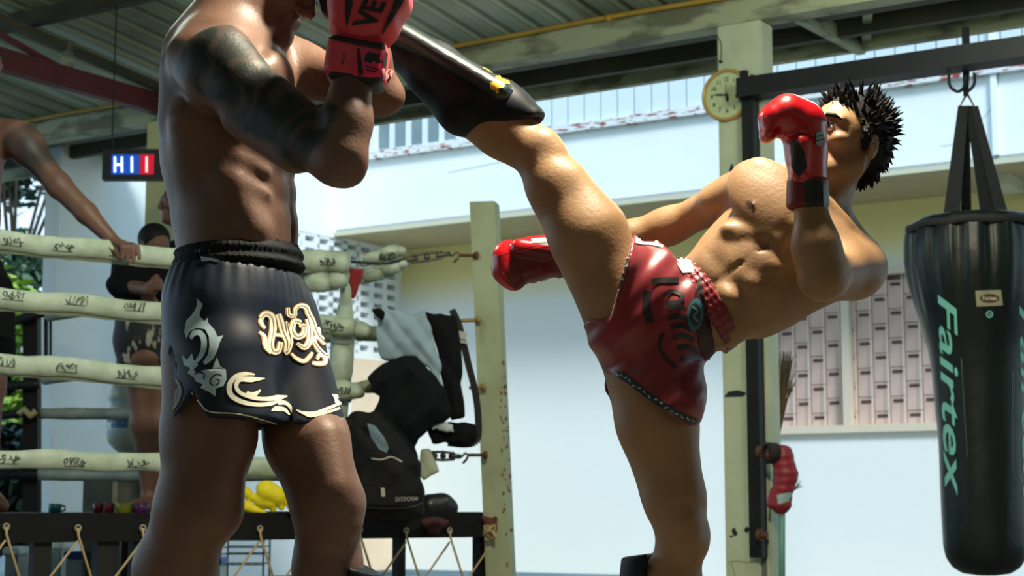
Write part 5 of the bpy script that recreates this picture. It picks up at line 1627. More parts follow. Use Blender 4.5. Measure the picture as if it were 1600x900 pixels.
black_cloth = mat('black_cloth', (12, 14, 17), .9, var=.25, vscale=8, spec=.15)
F = SDF((-2.5, 6.5, 1.0), (-1.6, 7.2, 1.72), .011)
F.ec(Pc(-48, 412), Pc(-48, 470), (.178, .128), (.19, .14), side=sc_, k=.03, axr=.03)
for x in (-22, -74): F.ec(Pc(x, 460), Pc(x, 560), .115, .12, k=.04)
F.cut(Pc(0, 560), (0, 0, -1)); F.cut(Pc(0, 392), (0, 0, 1))
sdf_obj('shorts', F, black_cloth, C_)
F = SDF((-2.6, 6.6, 2.1), (-1.9, 7.1, 2.75), .012); L, s, f, u = HC
F.ell(L(0, -.02, .037), (.083, .099, .09), (s, f, u), k=0); F.cut(L(0, .062, .04), f - u * .4); F.cut(L(0, 0, -.02), -u + f * .5)
sdf_obj('hair', F, hair_m, C_)

# hunched person in a black shirt behind the ropes
YD = 8.05
def Pd(x, y, dy=0.0): return P(x, y, YD + dy)
D_ = thing('person', 'hunched person in black shirt and patterned shorts behind the ropes', 'person', V((Pd(235, 800).x, YD, .545)))
F = SDF((-2.15, 7.6, .50), (-1.45, 8.5, 2.02), .011)
HD = head(F, Pd(240, 384, -.05), (.75, -.6, -.35), (.3, 0, 1), .86)
F.ec(Pd(236, 410), Pd(236, 396), .05, .05, k=.04)
for x, x2 in ((214, 222), (246, 246)):
    F.ec(Pd(x, 560), Pd(x2, 660), .075, .05, k=.04); F.ec(Pd(x2, 660), V((Pd(x2 + 6, 800).x, YD + .05, .62)), .052, .033, k=.04)
    a = V((Pd(x2 + 6, 800).x, YD + .05, .60)); F.ec(a, a + V((-.06, -.16, -.03)), .033, .028, k=.03)
F.ec(Pd(232, 560), Pd(232, 470), .12, .12, k=.04)
F.ec(Pd(196, 448, -.1), Pd(236, 452, -.22), .038, .03, k=.02)
F.ec(Pd(236, 452, -.22), Pd(244, 440, -.24), .034, .03, k=.02)
for i in range(4): F.chain([Pd(243, 438 + i * 5, -.25), Pd(252, 437 + i * 5, -.27), Pd(254, 441 + i * 5, -.25)], [.009, .0085, .008], k=.005)
F.chain([Pd(240, 434, -.24), Pd(247, 428, -.25)], [.010, .009], k=.006)
F.cut((0, 0, .548), (0, 0, -1))
sdf_obj('body', F, skin_c, D_)
F = SDF((-2.2, 7.6, 1.2), (-1.45, 8.5, 1.95), .011)
F.ec(Pd(228, 425), Pd(230, 500), (.17, .12), (.145, .115), k=.04, side=V((1, 0, 0)))
F.ec(Pd(200, 420, -.02), Pd(186, 446, -.08), .062, .055, k=.04); F.ec(Pd(186, 446, -.08), Pd(204, 450, -.12), .052, .048, k=.03)
F.ec(Pd(252, 420), Pd(262, 450, -.08), .06, .05, k=.04)
F.cut(Pd(0, 500), (0, 0, -1))
F.disp(lambda X, Y, Z: .004 * np.sin(Z * 50 + X * 30) + 0 * Y, (-2.2, 7.6, 1.2), (-1.45, 8.5, 1.95))
sdf_obj('shirt', F, black_cloth, D_)
F = SDF((-2.1, 7.7, 1.0), (-1.45, 8.4, 1.58), .011)
F.ec(Pd(230, 500), Pd(230, 530), (.155, .128), (.165, .135), k=.03, side=V((1, 0, 0)))
for x in (214, 246): F.ec(Pd(x, 530), Pd(x, 575), .10, .10, k=.03)
F.cut(Pd(0, 572), (0, 0, -1)); F.cut(Pd(0, 492), (0, 0, 1))
sdf_obj('shorts', F, mat('patterned_cloth', (18, 20, 24), .7, rgb2=(150, 150, 140), vscale=26, thr=(.55, .6), stretch=(1, 1, .4)), D_)
F = SDF((-2.1, 7.7, 1.6), (-1.5, 8.4, 2.05), .010); L, s, f, u = HD
F.ell(L(0, -.02, .037), (.074, .088, .08), (s, f, u), k=0); F.cut(L(0, .045, .03), f - u * .4); F.cut(L(0, 0, -.02), -u + f * .5)
sdf_obj('hair', F, hair_m, D_)
# third trainee, only the face edge shows behind the tattooed person
YE = 8.35
def Pe(x, y, dy=0.0): return P(x, y, YE + dy)
E_ = thing('person', 'person in black shirt mostly hidden behind the tattooed person, only nose and mouth showing', 'person', V((Pe(300, 800).x, YE, .545)))
F = SDF((-1.95, 7.95, .50), (-1.3, 8.75, 2.3), .011)
HE = head(F, Pe(279, 318), (-.95, -.3, -.05), (0, 0, 1), .95)
F.ec(Pe(290, 375), Pe(284, 340), .06, .055, k=.04)
for x in (288, 322):
    F.ec(Pe(x, 560), Pe(x, 680), .085, .055, k=.04); F.ec(Pe(x, 680), V((Pe(x, 800).x, YE, .62)), .055, .035, k=.04)
    a = V((Pe(x, 800).x, YE, .6)); F.ec(a, a + V((-.14, -.06, -.03)), .033, .028, k=.03)
F.ec(Pe(304, 560), Pe(304, 450), .12, .12, k=.04)
F.ec(Pe(272, 400, -.05), Pe(275, 480, -.15), .042, .035, k=.03); F.ec(Pe(275, 480, -.15), Pe(300, 440, -.25), .035, .028, k=.03)
F.cut((0, 0, .548), (0, 0, -1))
sdf_obj('body', F, skin_c, E_)
F = SDF((-2.0, 7.95, 1.2), (-1.3, 8.75, 2.0), .011)
F.ec(Pe(303, 405), Pe(303, 520), (.165, .12), (.15, .12), k=.04, side=V((1, 0, 0))); F.ec(Pe(268, 398), Pe(270, 440, -.06), .06, .052, k=.04)
F.ec(Pe(336, 398), Pe(338, 440), .06, .052, k=.04)
F.cut(Pe(0, 520), (0, 0, -1)); sdf_obj('shirt', F, black_cloth, E_)
F = SDF((-2.0, 8.0, .95), (-1.3, 8.7, 1.5), .012); F.ec(Pe(304, 520), Pe(304, 560), (.158, .13), (.165, .135), k=.02, side=V((1, 0, 0)))
for x in (288, 322): F.ec(Pe(x, 540), Pe(x, 600), .10, .105, k=.03)
F.cut(Pe(0, 605), (0, 0, -1)); sdf_obj('shorts', F, black_cloth, E_)
F = SDF((-1.95, 8.1, 1.9), (-1.4, 8.65, 2.3), .010); L, s, f, u = HE
F.ell(L(0, -.02, .037), (.079, .094, .086), (s, f, u), k=0); F.cut(L(0, .055, .03), f - u * .4); F.cut(L(0, 0, -.02), -u + f * .5)
sdf_obj('hair', F, hair_m, E_)

# ================================================================== HEAVY BAG
YH = 7.65; kh = YH / FPX
hc = P(1531, 600, YH)
bag = thing('heavy_bag', 'large black leather heavy bag hanging from the beam by three webbing straps', 'punching bag', P(1531, 899, YH))
leather = mat('black_bag_leather', (12, 23, 23), .36, bump=.4, bscale=9, spec=.4)
web = mat('black_webbing', (22, 24, 28), .8, bump=.3, bscale=90)
prof = [(338, 60), (343, 92), (352, 100), (365, 103), (385, 105), (410, 105), (440, 102), (475, 95), (510, 86), (545, 77), (590, 72), (650, 68), (720, 66), (790, 65), (850, 64), (872, 60), (887, 50), (896, 36), (899, 15)]
zs = [P(1531, y, YH).z for y, r in prof]; rs_ = [r * kh for y, r in prof]
mb = MB(); nA = 96
zz = []; 
for i in range(len(prof) - 1):
    for k in range(4):
        t = k / 4; zz.append((zs[i] + (zs[i + 1] - zs[i]) * t, rs_[i] + (rs_[i + 1] - rs_[i]) * t, prof[i][0] + (prof[i + 1][0] - prof[i][0]) * t))
zz.append((zs[-1], rs_[-1], 899))
rr = np.array([z[1] for z in zz]); 
for _ in range(3): rr[1:-1] = (rr[:-2] + 2 * rr[1:-1] + rr[2:]) / 4
cx0, cy0 = hc.x, hc.y
for (z, _, py), r in zip(zz, rr):
    for j in range(nA):
        a = 2 * math.pi * j / nA
        fall = max(0, min(1, (510 - py) / 100)) * min(1, max(0, (py - 340) / 25))
        w = (.010 * math.sin(a * 13 + .6 * math.sin(a * 3)) + .006 * math.sin(a * 29 + 2)) * fall + .0035 * noise.noise(V((math.cos(a) * 2, math.sin(a) * 2, z * 4)))
        mb.v.append(V((cx0 + math.cos(a) * (r + w), cy0 + math.sin(a) * (r + w), z)))
for i in range(len(zz) - 1):
    for j in range(nA):
        a = i * nA + j; b = i * nA + (j + 1) % nA; mb.f.append([a, b, b + nA, a + nA])
mb.f.append([(len(zz) - 1) * nA + j for j in range(nA)]); mb.f.append([j for j in range(nA)][::-1])
shell = mb.build('bag_body', leather, bag, smooth=True)
bb = bvh_of(obj_vf(shell))
mb = MB()
for y0, y1, o_ in ((352, 362, .010),):
    pts = [V((cx0 + math.cos(a) * (104 * kh), cy0 + math.sin(a) * (104 * kh), P(0, 358, YH).z + .004 * math.sin(a * 9))) for a in np.linspace(0, 2 * math.pi, 61)]
    mb.tube(pts, .016, 8, caps=False, flat=(.5, 1.2))
mb.build('rim_belt', web, bag, smooth=True)
teal_ink = mat('pale_teal_ink', (120, 196, 184), .5)
sf = text_tris('Fairtex', 1.0, shear=.35, bold=.012, align='LEFT')
xs = [p.x for t in sf for p in t]; L_ = max(xs) - min(xs)
# letters run downwards: text x -> image down, text y -> image right
printed('lettering', place_tris(sf, 1478, 452, (12 / L_, 318 / L_), (40, -6)), bb, teal_ink, bag, .002, 8)
printed('lettering', place_tris(sf, 1600, 470, (6 / L_, 315 / L_), (24, -4)), bb, teal_ink, bag, .002, 8)
printed('label', tess([(1524, 454), (1564, 453), (1567, 477), (1526, 479)]), bb, mat('beige_label', (150, 150, 120), .6), bag, .002, 8)
printed('label_oval', tess([(1546 + 15 * math.cos(a), 466 + 7 * math.sin(a)) for a in np.linspace(0, 2 * math.pi, 18, endpoint=False)]), bb, mat('label_dark', (70, 50, 42), .6), bag, .003, 8)
lt = text_tris('Fairtex', 1.0, bold=.03)
printed('label_lettering', place_tris(lt, 1546, 466, (8.2, 0), (0, -9)), bb, mat('label_pale', (190, 180, 150), .6), bag, .004, 6)
tr = ribbon_tris([(1546 + 5 * math.cos(a), 491 + 5 * math.sin(a)) for a in np.linspace(0, 2 * math.pi, 9)[:-1]], 1.4, 3, True) + ribbon_tris([(1542, 489), (1550, 491)], 1.4) + ribbon_tris([(1543, 493), (1549, 494)], 1.2)
printed('round_mark', tr, bb, teal_ink, bag, .002, 5)
for x0, y0, x1, y1 in ((1502, 560, 1512, 720), (1582, 580, 1581, 745)):
    mb = MB(); pts = [cast(bb, x0 + (x1 - x0) * t, y0 + (y1 - y0) * t, .001) for t in np.linspace(0, 1, 14)]
    mb.tube([p for p in pts if p], .0022, 5); mb.build('seam', mat('seam_thread', (70, 96, 92), .6), bag, smooth=True)
top = P(1511, 158, YH)
for bx, tx, w in ((1487, 1505, .075), (1545, 1516, .07), (1567, 1523, .055), (1510, 1510, .05)):
    back = .12 if bx in (1545,) else (-.05 if bx != 1510 else .26)
    a = P(tx, 166, YH + back * .1); b = P(bx, 338, YH + back); b2 = P(bx + (2 if bx > 1520 else -1), 372, YH + back - (.06 if bx != 1510 else 0))
    mb = MB(); mb.bar(a, b, w, .008, up=(0, 1, 0) if True else (0, 0, 1))
    mb2 = MB()
    d = (b - a).normalized(); sx = d.cross(V((0, 1, 0))).normalized()
    q = [a - sx * w * .3, a + sx * w * .3, b + sx * w / 2, b - sx * w / 2]
    n2 = V((0, .008, 0)); mb2.add(q + [p + n2 for p in q], [[0, 1, 2, 3], [7, 6, 5, 4], [0, 4, 5, 1], [1, 5, 6, 2], [2, 6, 7, 3], [3, 7, 4, 0]])
    mb2.build('strap', web, bag)
mb = MB(); mb.tube([P(1511, 146, YH), P(1500, 166, YH), P(1522, 166, YH), P(1511, 146, YH)], .006, 8); mb.build('triangle_ring', steel, bag, smooth=True)
hk = thing('hanger_hook', 'black double hook and swivel under the beam above the heavy bag', 'hook', P(1510, 150, YH))
yb = YH
mb = MB(); mb.bst(-0.02, 0.02, 0, .01, 0, .01); mb = MB(); c = P(1510, 88, yb)
mb.box(c, (.055, -.03, 0), (.02, .04, 0), (0, 0, .012)); mb.build('plate', mat('green_grey_steel', (50, 66, 54), .5), hk)
mb = MB(); mb.tube([P(1510, 90, yb), P(1509, 150, yb)], [.02, .012], 10); mb.build('swivel_rod', black_steel, hk, smooth=True)
for pts in (((1483, 117), (1483, 130), (1488, 139), (1497, 143), (1505, 138), (1509, 126)), ((1522, 114), (1523, 128), (1519, 137), (1512, 143), (1508, 148))):
    mb = MB(); c2 = catmull(pts, 5); mb.tube([P(p.x, p.y, yb - .01) for p in c2], .0075, 8); mb.build('hook_arm', black_steel, hk, smooth=True)
mb = MB(); mb.bar(c + V((0, .0, .01)), c + V((0, 0, .14)), .03, .03, up=(0, 1, 0)); mb.build('bracket', black_steel, hk)

# ================================================================== LED TIMER
YL = 9.0
tm = thing('interval_timer', 'black hanging interval timer with blue and red lit digits', 'timer', P(200, 280, YL))
p0 = P(160, 232, YL); p1 = P(330, 280, YL); tdir = V((1, .0, 0)).normalized()
mb = MB(); mb.box((p0 + p1) / 2 + V((0, .04, 0)), ((p1.x - p0.x) / 2, 0, 0), (0, .03, 0), (0, 0, (p0.z - p1.z) / 2)); mb.build('housing', mat('timer_case', (26, 28, 36), .5), tm)
blue_e = mat('blue_digit_led', (20, 120, 255), .5, emit=((30, 130, 255), 3.5)); red_e = mat('red_digit_led', (255, 40, 60), .5, emit=((255, 40, 66), 3.0))
blue_h = mat('blue_digit_tile', (10, 50, 120), .4, emit=((6, 80, 190), .8)); red_h = mat('red_digit_tile', (120, 14, 30), .4, emit=((200, 20, 50), .8))
white_e = mat('white_digit_led', (230, 245, 255), .5, emit=((214, 236, 255), 2.2)); pink_e = mat('pink_digit_led', (255, 200, 200), .5, emit=((255, 170, 170), 2.0))
def digit(cx, on, tile, m):
    w, h = 19, 28
    a = P(cx - w / 2 - 1, 241, YL); b = P(cx + w / 2 + 1, 272, YL)
    mb = MB(); mb.box((a + b) / 2 + V((0, .008, 0)), ((b.x - a.x) / 2, 0, 0), (0, .004, 0), (0, 0, (a.z - b.z) / 2)); t_ = mb.build('digit_tile', tile, tm)
    y0, y1, ym = 245, 269, 257; x0, x1 = cx - 5.5, cx + 5.5
    sg = {'a': (x0, y0, x1, y0), 'b': (x1, y0, x1, ym), 'c': (x1, ym, x1, y1), 'd': (x0, y1, x1, y1), 'e': (x0, ym, x0, y1), 'f': (x0, y0, x0, ym), 'g': (x0, ym, x1, ym), 'i': (cx, y0, cx, ym), 'j': (cx, ym, cx, y1)}
    for k in on:
        x, y, X, Y2 = sg[k]; mb = MB(); mb.bar(P(x, y, YL - .002), P(X, Y2, YL - .002), .010, .006, up=(0, 1, 0)); mb.build('segment', m, t_)
digit(185, 'bcefg', blue_h, white_e); digit(206, 'ij', blue_h, white_e); digit(229, 'ij', red_h, pink_e)
for x in (175, 320):
    a = P(x, 232, YL + .04); mb = MB(); mb.tube([a, V((a.x, a.y, roof_z(-.3)))], .004, 6); mb.build('hanging_wire', black_steel, tm)

# ================================================================== THINGS AT THE RING
def spoly(F, pts, Y, half, rnd=.012, k=.0, mode='add'):
    q = [P(x, y, Y) for x, y in pts]; A2 = [(p.x, p.z) for p in q]
    xs = [p[0] for p in A2]; zs2 = [p[1] for p in A2]
    def fn(X, Yy, Z):
        X2 = X[:, :, :] + 0 * Z; Z2 = Z + 0 * X
        d = np.full(X2.shape, 1e9); s = np.ones(X2.shape)
        n = len(A2)
        for i in range(n):
            ax_, az_ = A2[i]; bx_, bz_ = A2[i - 1]
            ex, ez = bx_ - ax_, bz_ - az_; wx, wz = X2 - ax_, Z2 - az_
            t = np.clip((wx * ex + wz * ez) / (ex * ex + ez * ez), 0, 1)
            d = np.minimum(d, (wx - ex * t) ** 2 + (wz - ez * t) ** 2)
            c1 = Z2 >= az_; c2 = Z2 < bz_; c3 = ex * wz > ez * wx
            flip = (c1 & c2 & c3) | (~c1 & ~c2 & ~c3)
            s = np.where(flip, -s, s)
        d2 = s * np.sqrt(d) + rnd; dy = np.abs(Yy - Y) - (half - rnd)
        # pillow: thinner toward the edge
        dy = dy + .35 * half * np.clip(1 + d2 / .05, 0, 1)
        return (np.sqrt(np.maximum(d2, 0) ** 2 + np.maximum(dy, 0) ** 2) + np.minimum(np.maximum(d2, dy), 0) - rnd).astype(np.float32)
    F.op(fn, (min(xs), Y - half, min(zs2)), (max(xs), Y + half, max(zs2)), k, mode)
def cloth_obj(name, label, cat, pts, Y, half, m, fold=(.005, 60, 15), h=.006, parent=None, group=None):
    q = [P(x, y, Y) for x, y in pts]
    lo = (min(p.x for p in q) - .04, Y - half - .04, min(p.z for p in q) - .04); hi = (max(p.x for p in q) + .04, Y + half + .04, max(p.z for p in q) + .04)
    F = SDF(lo, hi, h); spoly(F, pts, Y, half)
    a, b, c = fold
    F.disp(lambda X, Yy, Z: a * (1.3 - 2.6 * np.abs(np.sin(X * b * .5 + Z * c * .6 + 1.6 * np.sin(Z * 13 + X * 9)))) + a * .5 * np.sin(X * b * 1.7 - Z * c * 2.4 + 1.5 * np.sin(X * 23)) + 0 * Yy, lo, hi)
    o, v, f = sdf_obj(name, F, m, parent)
    if parent is None: tag(o, label, cat, group)
    return o, v, f
cloth_obj('shirt', 'pale blue grey shirt draped over the ring corner ropes', 'shirt', [(584, 484), (600, 479), (612, 486), (640, 492), (663, 487), (674, 520), (686, 560), (692, 606), (668, 572), (650, 556), (610, 562), (594, 562), (590, 530), (590, 505)], 7.12, .045, mat('pale_blue_shirt', (128, 152, 166), .85, var=.08, vscale=6), (.005, 50, 22))
o, v, f = cloth_obj('towel', 'black folded cloth hanging at the ring corner right of the pale shirt', 'cloth', [(660, 487), (690, 490), (712, 496), (720, 540), (722, 600), (724, 650), (706, 656), (694, 610), (686, 560), (674, 520)], 7.16, .045, black_cloth, (.004, 45, 8))
cloth_obj('trousers', 'black trousers heaped on the ring corner below the pale shirt', 'trousers', [(577, 592), (598, 570), (620, 560), (650, 558), (680, 582), (700, 612), (704, 650), (672, 668), (652, 684), (650, 716), (620, 716), (600, 690), (584, 655), (590, 620), (580, 608)], 7.13, .07, mat('dark_trouser_cloth', (12, 17, 21), .9, var=.3, vscale=9, spec=.15), (.007, 38, 20))
cloth_obj('cloth_scrap', 'small dark cloth scrap tucked on top of the pale shirt', 'cloth', [(580, 484), (594, 481), (602, 488), (598, 500), (586, 494)], 7.04, .02, black_cloth, (.002, 60, 10))
st_m = mat('strap_webbing', (20, 22, 24), .8)
sp = thing('strap', 'long black strap with a buckle hanging beside the green ring post', 'strap', P(740, 690, 7.25))
mb = MB(); pts = catmull([(706, 484), (716, 505), (722, 528), (732, 570), (742, 610), (747, 650), (746, 686), (730, 694), (700, 692)], 5)
c = [P(p.x, p.y, 7.24) for p in pts]
for i in range(len(c) - 1):
    mb.bar(c[i], c[i + 1] + (c[i + 1] - c[i]) * .1, .03, .006, up=(0, 1, 0))
mb.build('webbing', st_m, sp)
mb = MB(); mb.box(P(721, 524, 7.22), (.022, 0, -.006), (0, .006, 0), (.004, 0, .016)); mb.box(P(722, 534, 7.22), (.020, 0, -.005), (0, .006, 0), (.002, 0, .006)); mb.build('buckle', mat('steel_buckle', (150, 160, 160), .3, metal=.7), sp, bevel=.002)
red_cl = mat('dark_red_cloth', (128, 26, 34), .8, var=.2, vscale=9)
cloth_obj('flag', 'small dark red pennant cloth hanging at the ring corner', 'cloth', [(544, 417), (570, 420), (566, 442), (552, 470), (547, 466)], 7.22, .012, red_cl, (.002, 60, 20))
# backpack
o, v, f = cloth_obj('backpack', 'black backpack with a blue grey patch sitting on the ring edge', 'backpack', [(536, 656), (556, 646), (588, 642), (606, 660), (632, 688), (654, 722), (662, 770), (660, 804), (640, 814), (560, 812), (548, 780)], 6.94, .11, mat('black_nylon', (11, 13, 16), .75, bump=.4, bscale=25, spec=.2), (.004, 30, 24))
bk = bvh_of((v, f))
printed('mesh_patch', tess([(574, 662), (586, 666), (600, 684), (608, 700), (604, 708), (592, 702), (580, 684)]), bk, mat('blue_grey_mesh', (84, 108, 122), .7), o, .003)
printed('brand_lettering', place_tris(text_tris('SYSTORM', 1.0, bold=.02), 635, 780, (8.0, -.3), (0, -9)), bk, mat('grey_lettering', (130, 132, 124), .6), o, .003, 6)
printed('zip', ribbon_tris([(580, 716), (596, 718), (612, 714), (628, 722)], 2.2), bk, mat('pale_zip', (150, 152, 140), .5), o, .003, 6)
printed('tag', tess([(595, 762), (601, 762), (602, 776), (596, 776)]), bk, mat('pale_zip', (150, 152, 140)), o, .003, 6)
printed('seam', ribbon_tris([(562, 790), (600, 794), (640, 792), (660, 786)], 2.0), bk, mat('dark_seam', (40, 46, 50), .7), o, .003, 6)
# things beside it
F = SDF(tuple(P(655, 812, 7.15) - V((.03, .12, .02))), tuple(P(722, 760, 7.15) + V((.03, .14, .02))), .006)
F.ec(P(672, 790, 7.12), P(692, 788, 7.14), .05, .045, k=.02); F.ec(P(690, 790, 7.14), P(704, 794, 7.16), .042, .034, k=.03)
F.cut((0, 0, .5465), (0, 0, -1)); o, _, _ = sdf_obj('boxing_glove', F, mat('black_glove_leather', (16, 20, 24), .4)); tag(o, 'black boxing glove lying on the ring edge right of the backpack', 'glove')
cloth_obj('hand_wrap', 'black bundle with white ends hanging at the ring corner by the post', 'wrap', [(668, 668), (690, 656), (712, 660), (742, 664), (744, 682), (728, 694), (714, 690), (704, 694), (676, 692)], 7.18, .04, black_cloth, (.004, 50, 30))
cloth_obj('wrap_end', 'white tips of the hand wraps hanging beside the trousers', 'wrap', [(672, 662), (684, 658), (708, 664), (708, 674), (692, 674), (676, 672)], 7.12, .012, mat('white_wrap', (170, 184, 188), .8), (.004, 90, 60), h=.004)
cloth_obj('kick_pad', 'pale green grey vinyl pad flap hanging under the hand wraps', 'pad', [(658, 702), (672, 701), (684, 728), (686, 737), (662, 751), (652, 738)], 7.2, .02, mat('pale_vinyl', (156, 168, 146), .5), (.001, 40, 10))
cloth_obj('rag', 'maroon rag hanging over the black ring apron', 'cloth', [(654, 812), (680, 808), (704, 814), (690, 826), (684, 836), (668, 832)], NY(680) - .06, .02, mat('maroon_cloth', (66, 34, 36), .9), (.003, 60, 30))
cloth_obj('rag', 'dark red and brown rag at the right end of the apron', 'cloth', [(752, 808), (776, 806), (780, 822), (776, 832), (758, 826)], NY(765) - .05, .02, mat('brown_red_cloth', (84, 44, 34), .9), (.003, 60, 30))
# yellow gloves between the legs of person A
yel_m = mat('yellow_glove_fabric', (222, 210, 20), .7, bump=.3, bscale=60, var=.08, vscale=20)
YG = 7.0
def Pg(x, y, d=0.0): return P(x, y, YG + d)
for lab, parts in (('yellow training glove lying palm up on the ring edge, larger of the pair', (((418, 768), (436, 776), 17, 14), ((412, 766), (410, 762), 11, 10), ((408, 782), (424, 786), 11, 10), ((424, 782), (427, 796), 6, 5), ((436, 782), (440, 793), 6, 5), ((446, 778), (456, 796), 6, 5), ((414, 786), (410, 792), 6, 5), ((402, 780), (395, 777), 8, 6))),
                   ('yellow training glove lying flat at the left of the pair', (((384, 792), (400, 797), 8, 7), ((398, 797), (412, 801), 7, 5), ((382, 768), (390, 774), 9, 7), ((390, 776), (388, 788), 4, 5)))):
    F = SDF(tuple(Pg(360, 808) - V((.03, .12, .02))), tuple(Pg(470, 738) + V((.03, .12, .03))), .005)
    for a, b, r0, r1 in parts: F.ec(Pg(*a), Pg(*b), r0 * YG / FPX, r1 * YG / FPX, k=.008)
    F.cut((0, 0, .5465), (0, 0, -1))
    o, _, _ = sdf_obj('training_glove', F, yel_m); tag(o, lab, 'glove')
# cups on the ring floor
YK = 7.75
def cup(x0, x1, y0, color, label, name='cup', handle=False):
    a = P(x0, 802, YK); b = P(x1, 802, YK); r = (b.x - a.x) / 2; c = V(((a.x + b.x) / 2, YK, .546)); h_ = P(x0, y0, YK).z - .546
    th = thing(name, label, 'cup', c, group='cups on the ring floor')
    mb = MB(); n = 24; pr = [(r * .84, 0), (r * .86, 0), (r * .95, h_ * .5), (r, h_), (r * .92, h_), (r * .8, .004)]
    mb.lathe(c, pr, n); mb.build('cup_body', mat('plastic_%d_%d_%d' % color, color, .35), th, smooth=True)
    if handle:
        mb = MB(); mb.tube([c + V((r * .95, 0, h_ * .8)), c + V((r * 1.5, 0, h_ * .7)), c + V((r * 1.5, 0, h_ * .3)), c + V((r * .95, 0, h_ * .2))], .005, 8); mb.build('handle', mat('plastic_grey', (120, 130, 126), .4), th, smooth=True)
cup(75, 96, 787, (20, 92, 98), 'teal mug with a grey handle on the ring floor', 'mug', True)
cup(145, 162, 786, (104, 28, 44), 'dark red plastic cup, leftmost in the row beside the green post')
cup(163, 179, 786, (120, 30, 50), 'dark red plastic cup touching the yellow green cup')
cup(180, 207, 785, (150, 152, 50), 'yellow green plastic cup between the red and purple ones')
cup(208, 232, 786, (84, 40, 104), 'purple plastic cup at the right end of the row')
# water dispenser beyond the ring
YW = 9.35
wd = thing('water_dispenser', 'water dispenser with a large upturned bottle standing beyond the ring', 'water dispenser', V((P(208, 700, YW).x, YW, 0)))
c = P(208, 700, YW); kx = YW / FPX
def zpx(y): return P(208, y, YW).z
mb = MB(); prb = [(8, 735), (12, 722), (16, 712), (28, 703), (38, 692), (41, 680), (41, 662), (39, 658), (41, 654), (41, 634), (39, 630), (41, 626), (41, 610), (36, 602), (20, 598), (4, 597)]
mb.lathe(V((c.x, YW, 0)), [(r * kx, zpx(y)) for r, y in prb], 32); bt = mb.build('bottle', mat('cloudy_bottle', (170, 176, 164), .3, var=.06), wd, smooth=True)
bw = bvh_of(obj_vf(bt)); lbb = mat('blue_label', (36, 92, 140), .5); lbp = mat('pale_label', (150, 176, 186), .5)
printed('label', tess([(168, 652), (200, 652), (200, 668), (168, 668)]), bw, lbb, bt, .003); printed('label', tess([(168, 624), (200, 624), (200, 632), (168, 632)]), bw, lbp, bt, .003); printed('label', tess([(168, 670), (198, 670), (198, 680), (168, 680)]), bw, lbp, bt, .003)
mb = MB(); mb.box(V((P(192, 700, YW).x, YW + .1, zpx(735) / 2)), (.2, 0, 0), (0, .17, 0), (0, 0, zpx(735) / 2)); mb.build('cabinet', mat('grey_cabinet', (104, 110, 104), .5, var=.1), wd, bevel=.01)
mb = MB(); mb.box(V((P(187, 700, YW).x, YW - .08, zpx(780))), (.012, 0, 0), (0, .01, 0), (0, 0, .12)); mb.build('trim', mat('cream_strip', (180, 176, 150), .5), wd)
mb = MB(); mb.tube([P(228, 756, YW - .06), P(228, 756, YW - .14), P(228, 766, YW - .15)], .012, 8); mb.tube([P(220, 753, YW - .13), P(238, 753, YW - .13)], .006, 8); mb.build('tap', steel, wd, smooth=True)
# wire rack and boxes seen under the ring
rk = thing('wire_rack', 'white wire shelf rack standing beyond the ring, seen below the apron', 'rack', V((P(370, 880, 9.8).x, 9.8, 0)))
wm = mat('dark_wire', (54, 62, 60), .5)
for z in (.14, .24, .30, .34, .38):
    mb = MB(); 
    for dy_ in (0, .25): mb.tube([V((P(345, 850, 9.8).x, 9.8 + dy_, z)), V((P(412, 850, 9.8).x, 9.8 + dy_, z))], .004, 6)
    for i in range(6): x = P(347 + i * 12.5, 850, 9.8).x; mb.tube([V((x, 9.8, z)), V((x, 10.05, z))], .003, 5)
    mb.build('shelf', wm, rk)
for px in (345, 412):
    for dy_ in (0, .25): x = P(px, 850, 9.8).x; mb = MB(); mb.tube([V((x, 9.8 + dy_, 0)), V((x, 9.8 + dy_, .42))], .006, 6); mb.build('leg', wm, rk)
def bin_(x0, x1, ytop, Y, color, label, lid):
    a = P(x0, 850, Y).x; b = P(x1, 850, Y).x; zt = P(0, ytop, Y).z
    th = thing('storage_box', label, 'box', V(((a + b) / 2, Y, 0)), group=None)
    mb = MB(); mb.box(V(((a + b) / 2, Y + .12, zt / 2 - .02)), ((b - a) / 2, 0, 0), (0, .12, 0), (0, 0, zt / 2 - .02)); mb.build('box_body', mat('box_%d' % color[0], color, .5), th, bevel=.01)
    mb = MB(); mb.box(V(((a + b) / 2, Y + .12, zt - .02)), ((b - a) / 2 + .01, 0, 0), (0, .13, 0), (0, 0, .02)); mb.build('lid', mat('lid_%d' % lid[0], lid, .5), th, bevel=.006)
bin_(76, 96, 846, 9.6, (140, 160, 160), 'pale storage box with white lid below the apron at far left', (200, 215, 215))
bin_(103, 131, 862, 9.25, (150, 160, 156), 'grey storage box with a blue lid below the apron', (24, 66, 130))
bin_(330, 344, 872, 9.5, (170, 180, 176), 'small storage box with a light blue lid beside the wire rack', (30, 96, 160))
bin_(8, 28, 855, 9.5, (120, 130, 130), 'greenish grey storage box with white lid at the left edge', (190, 205, 205))

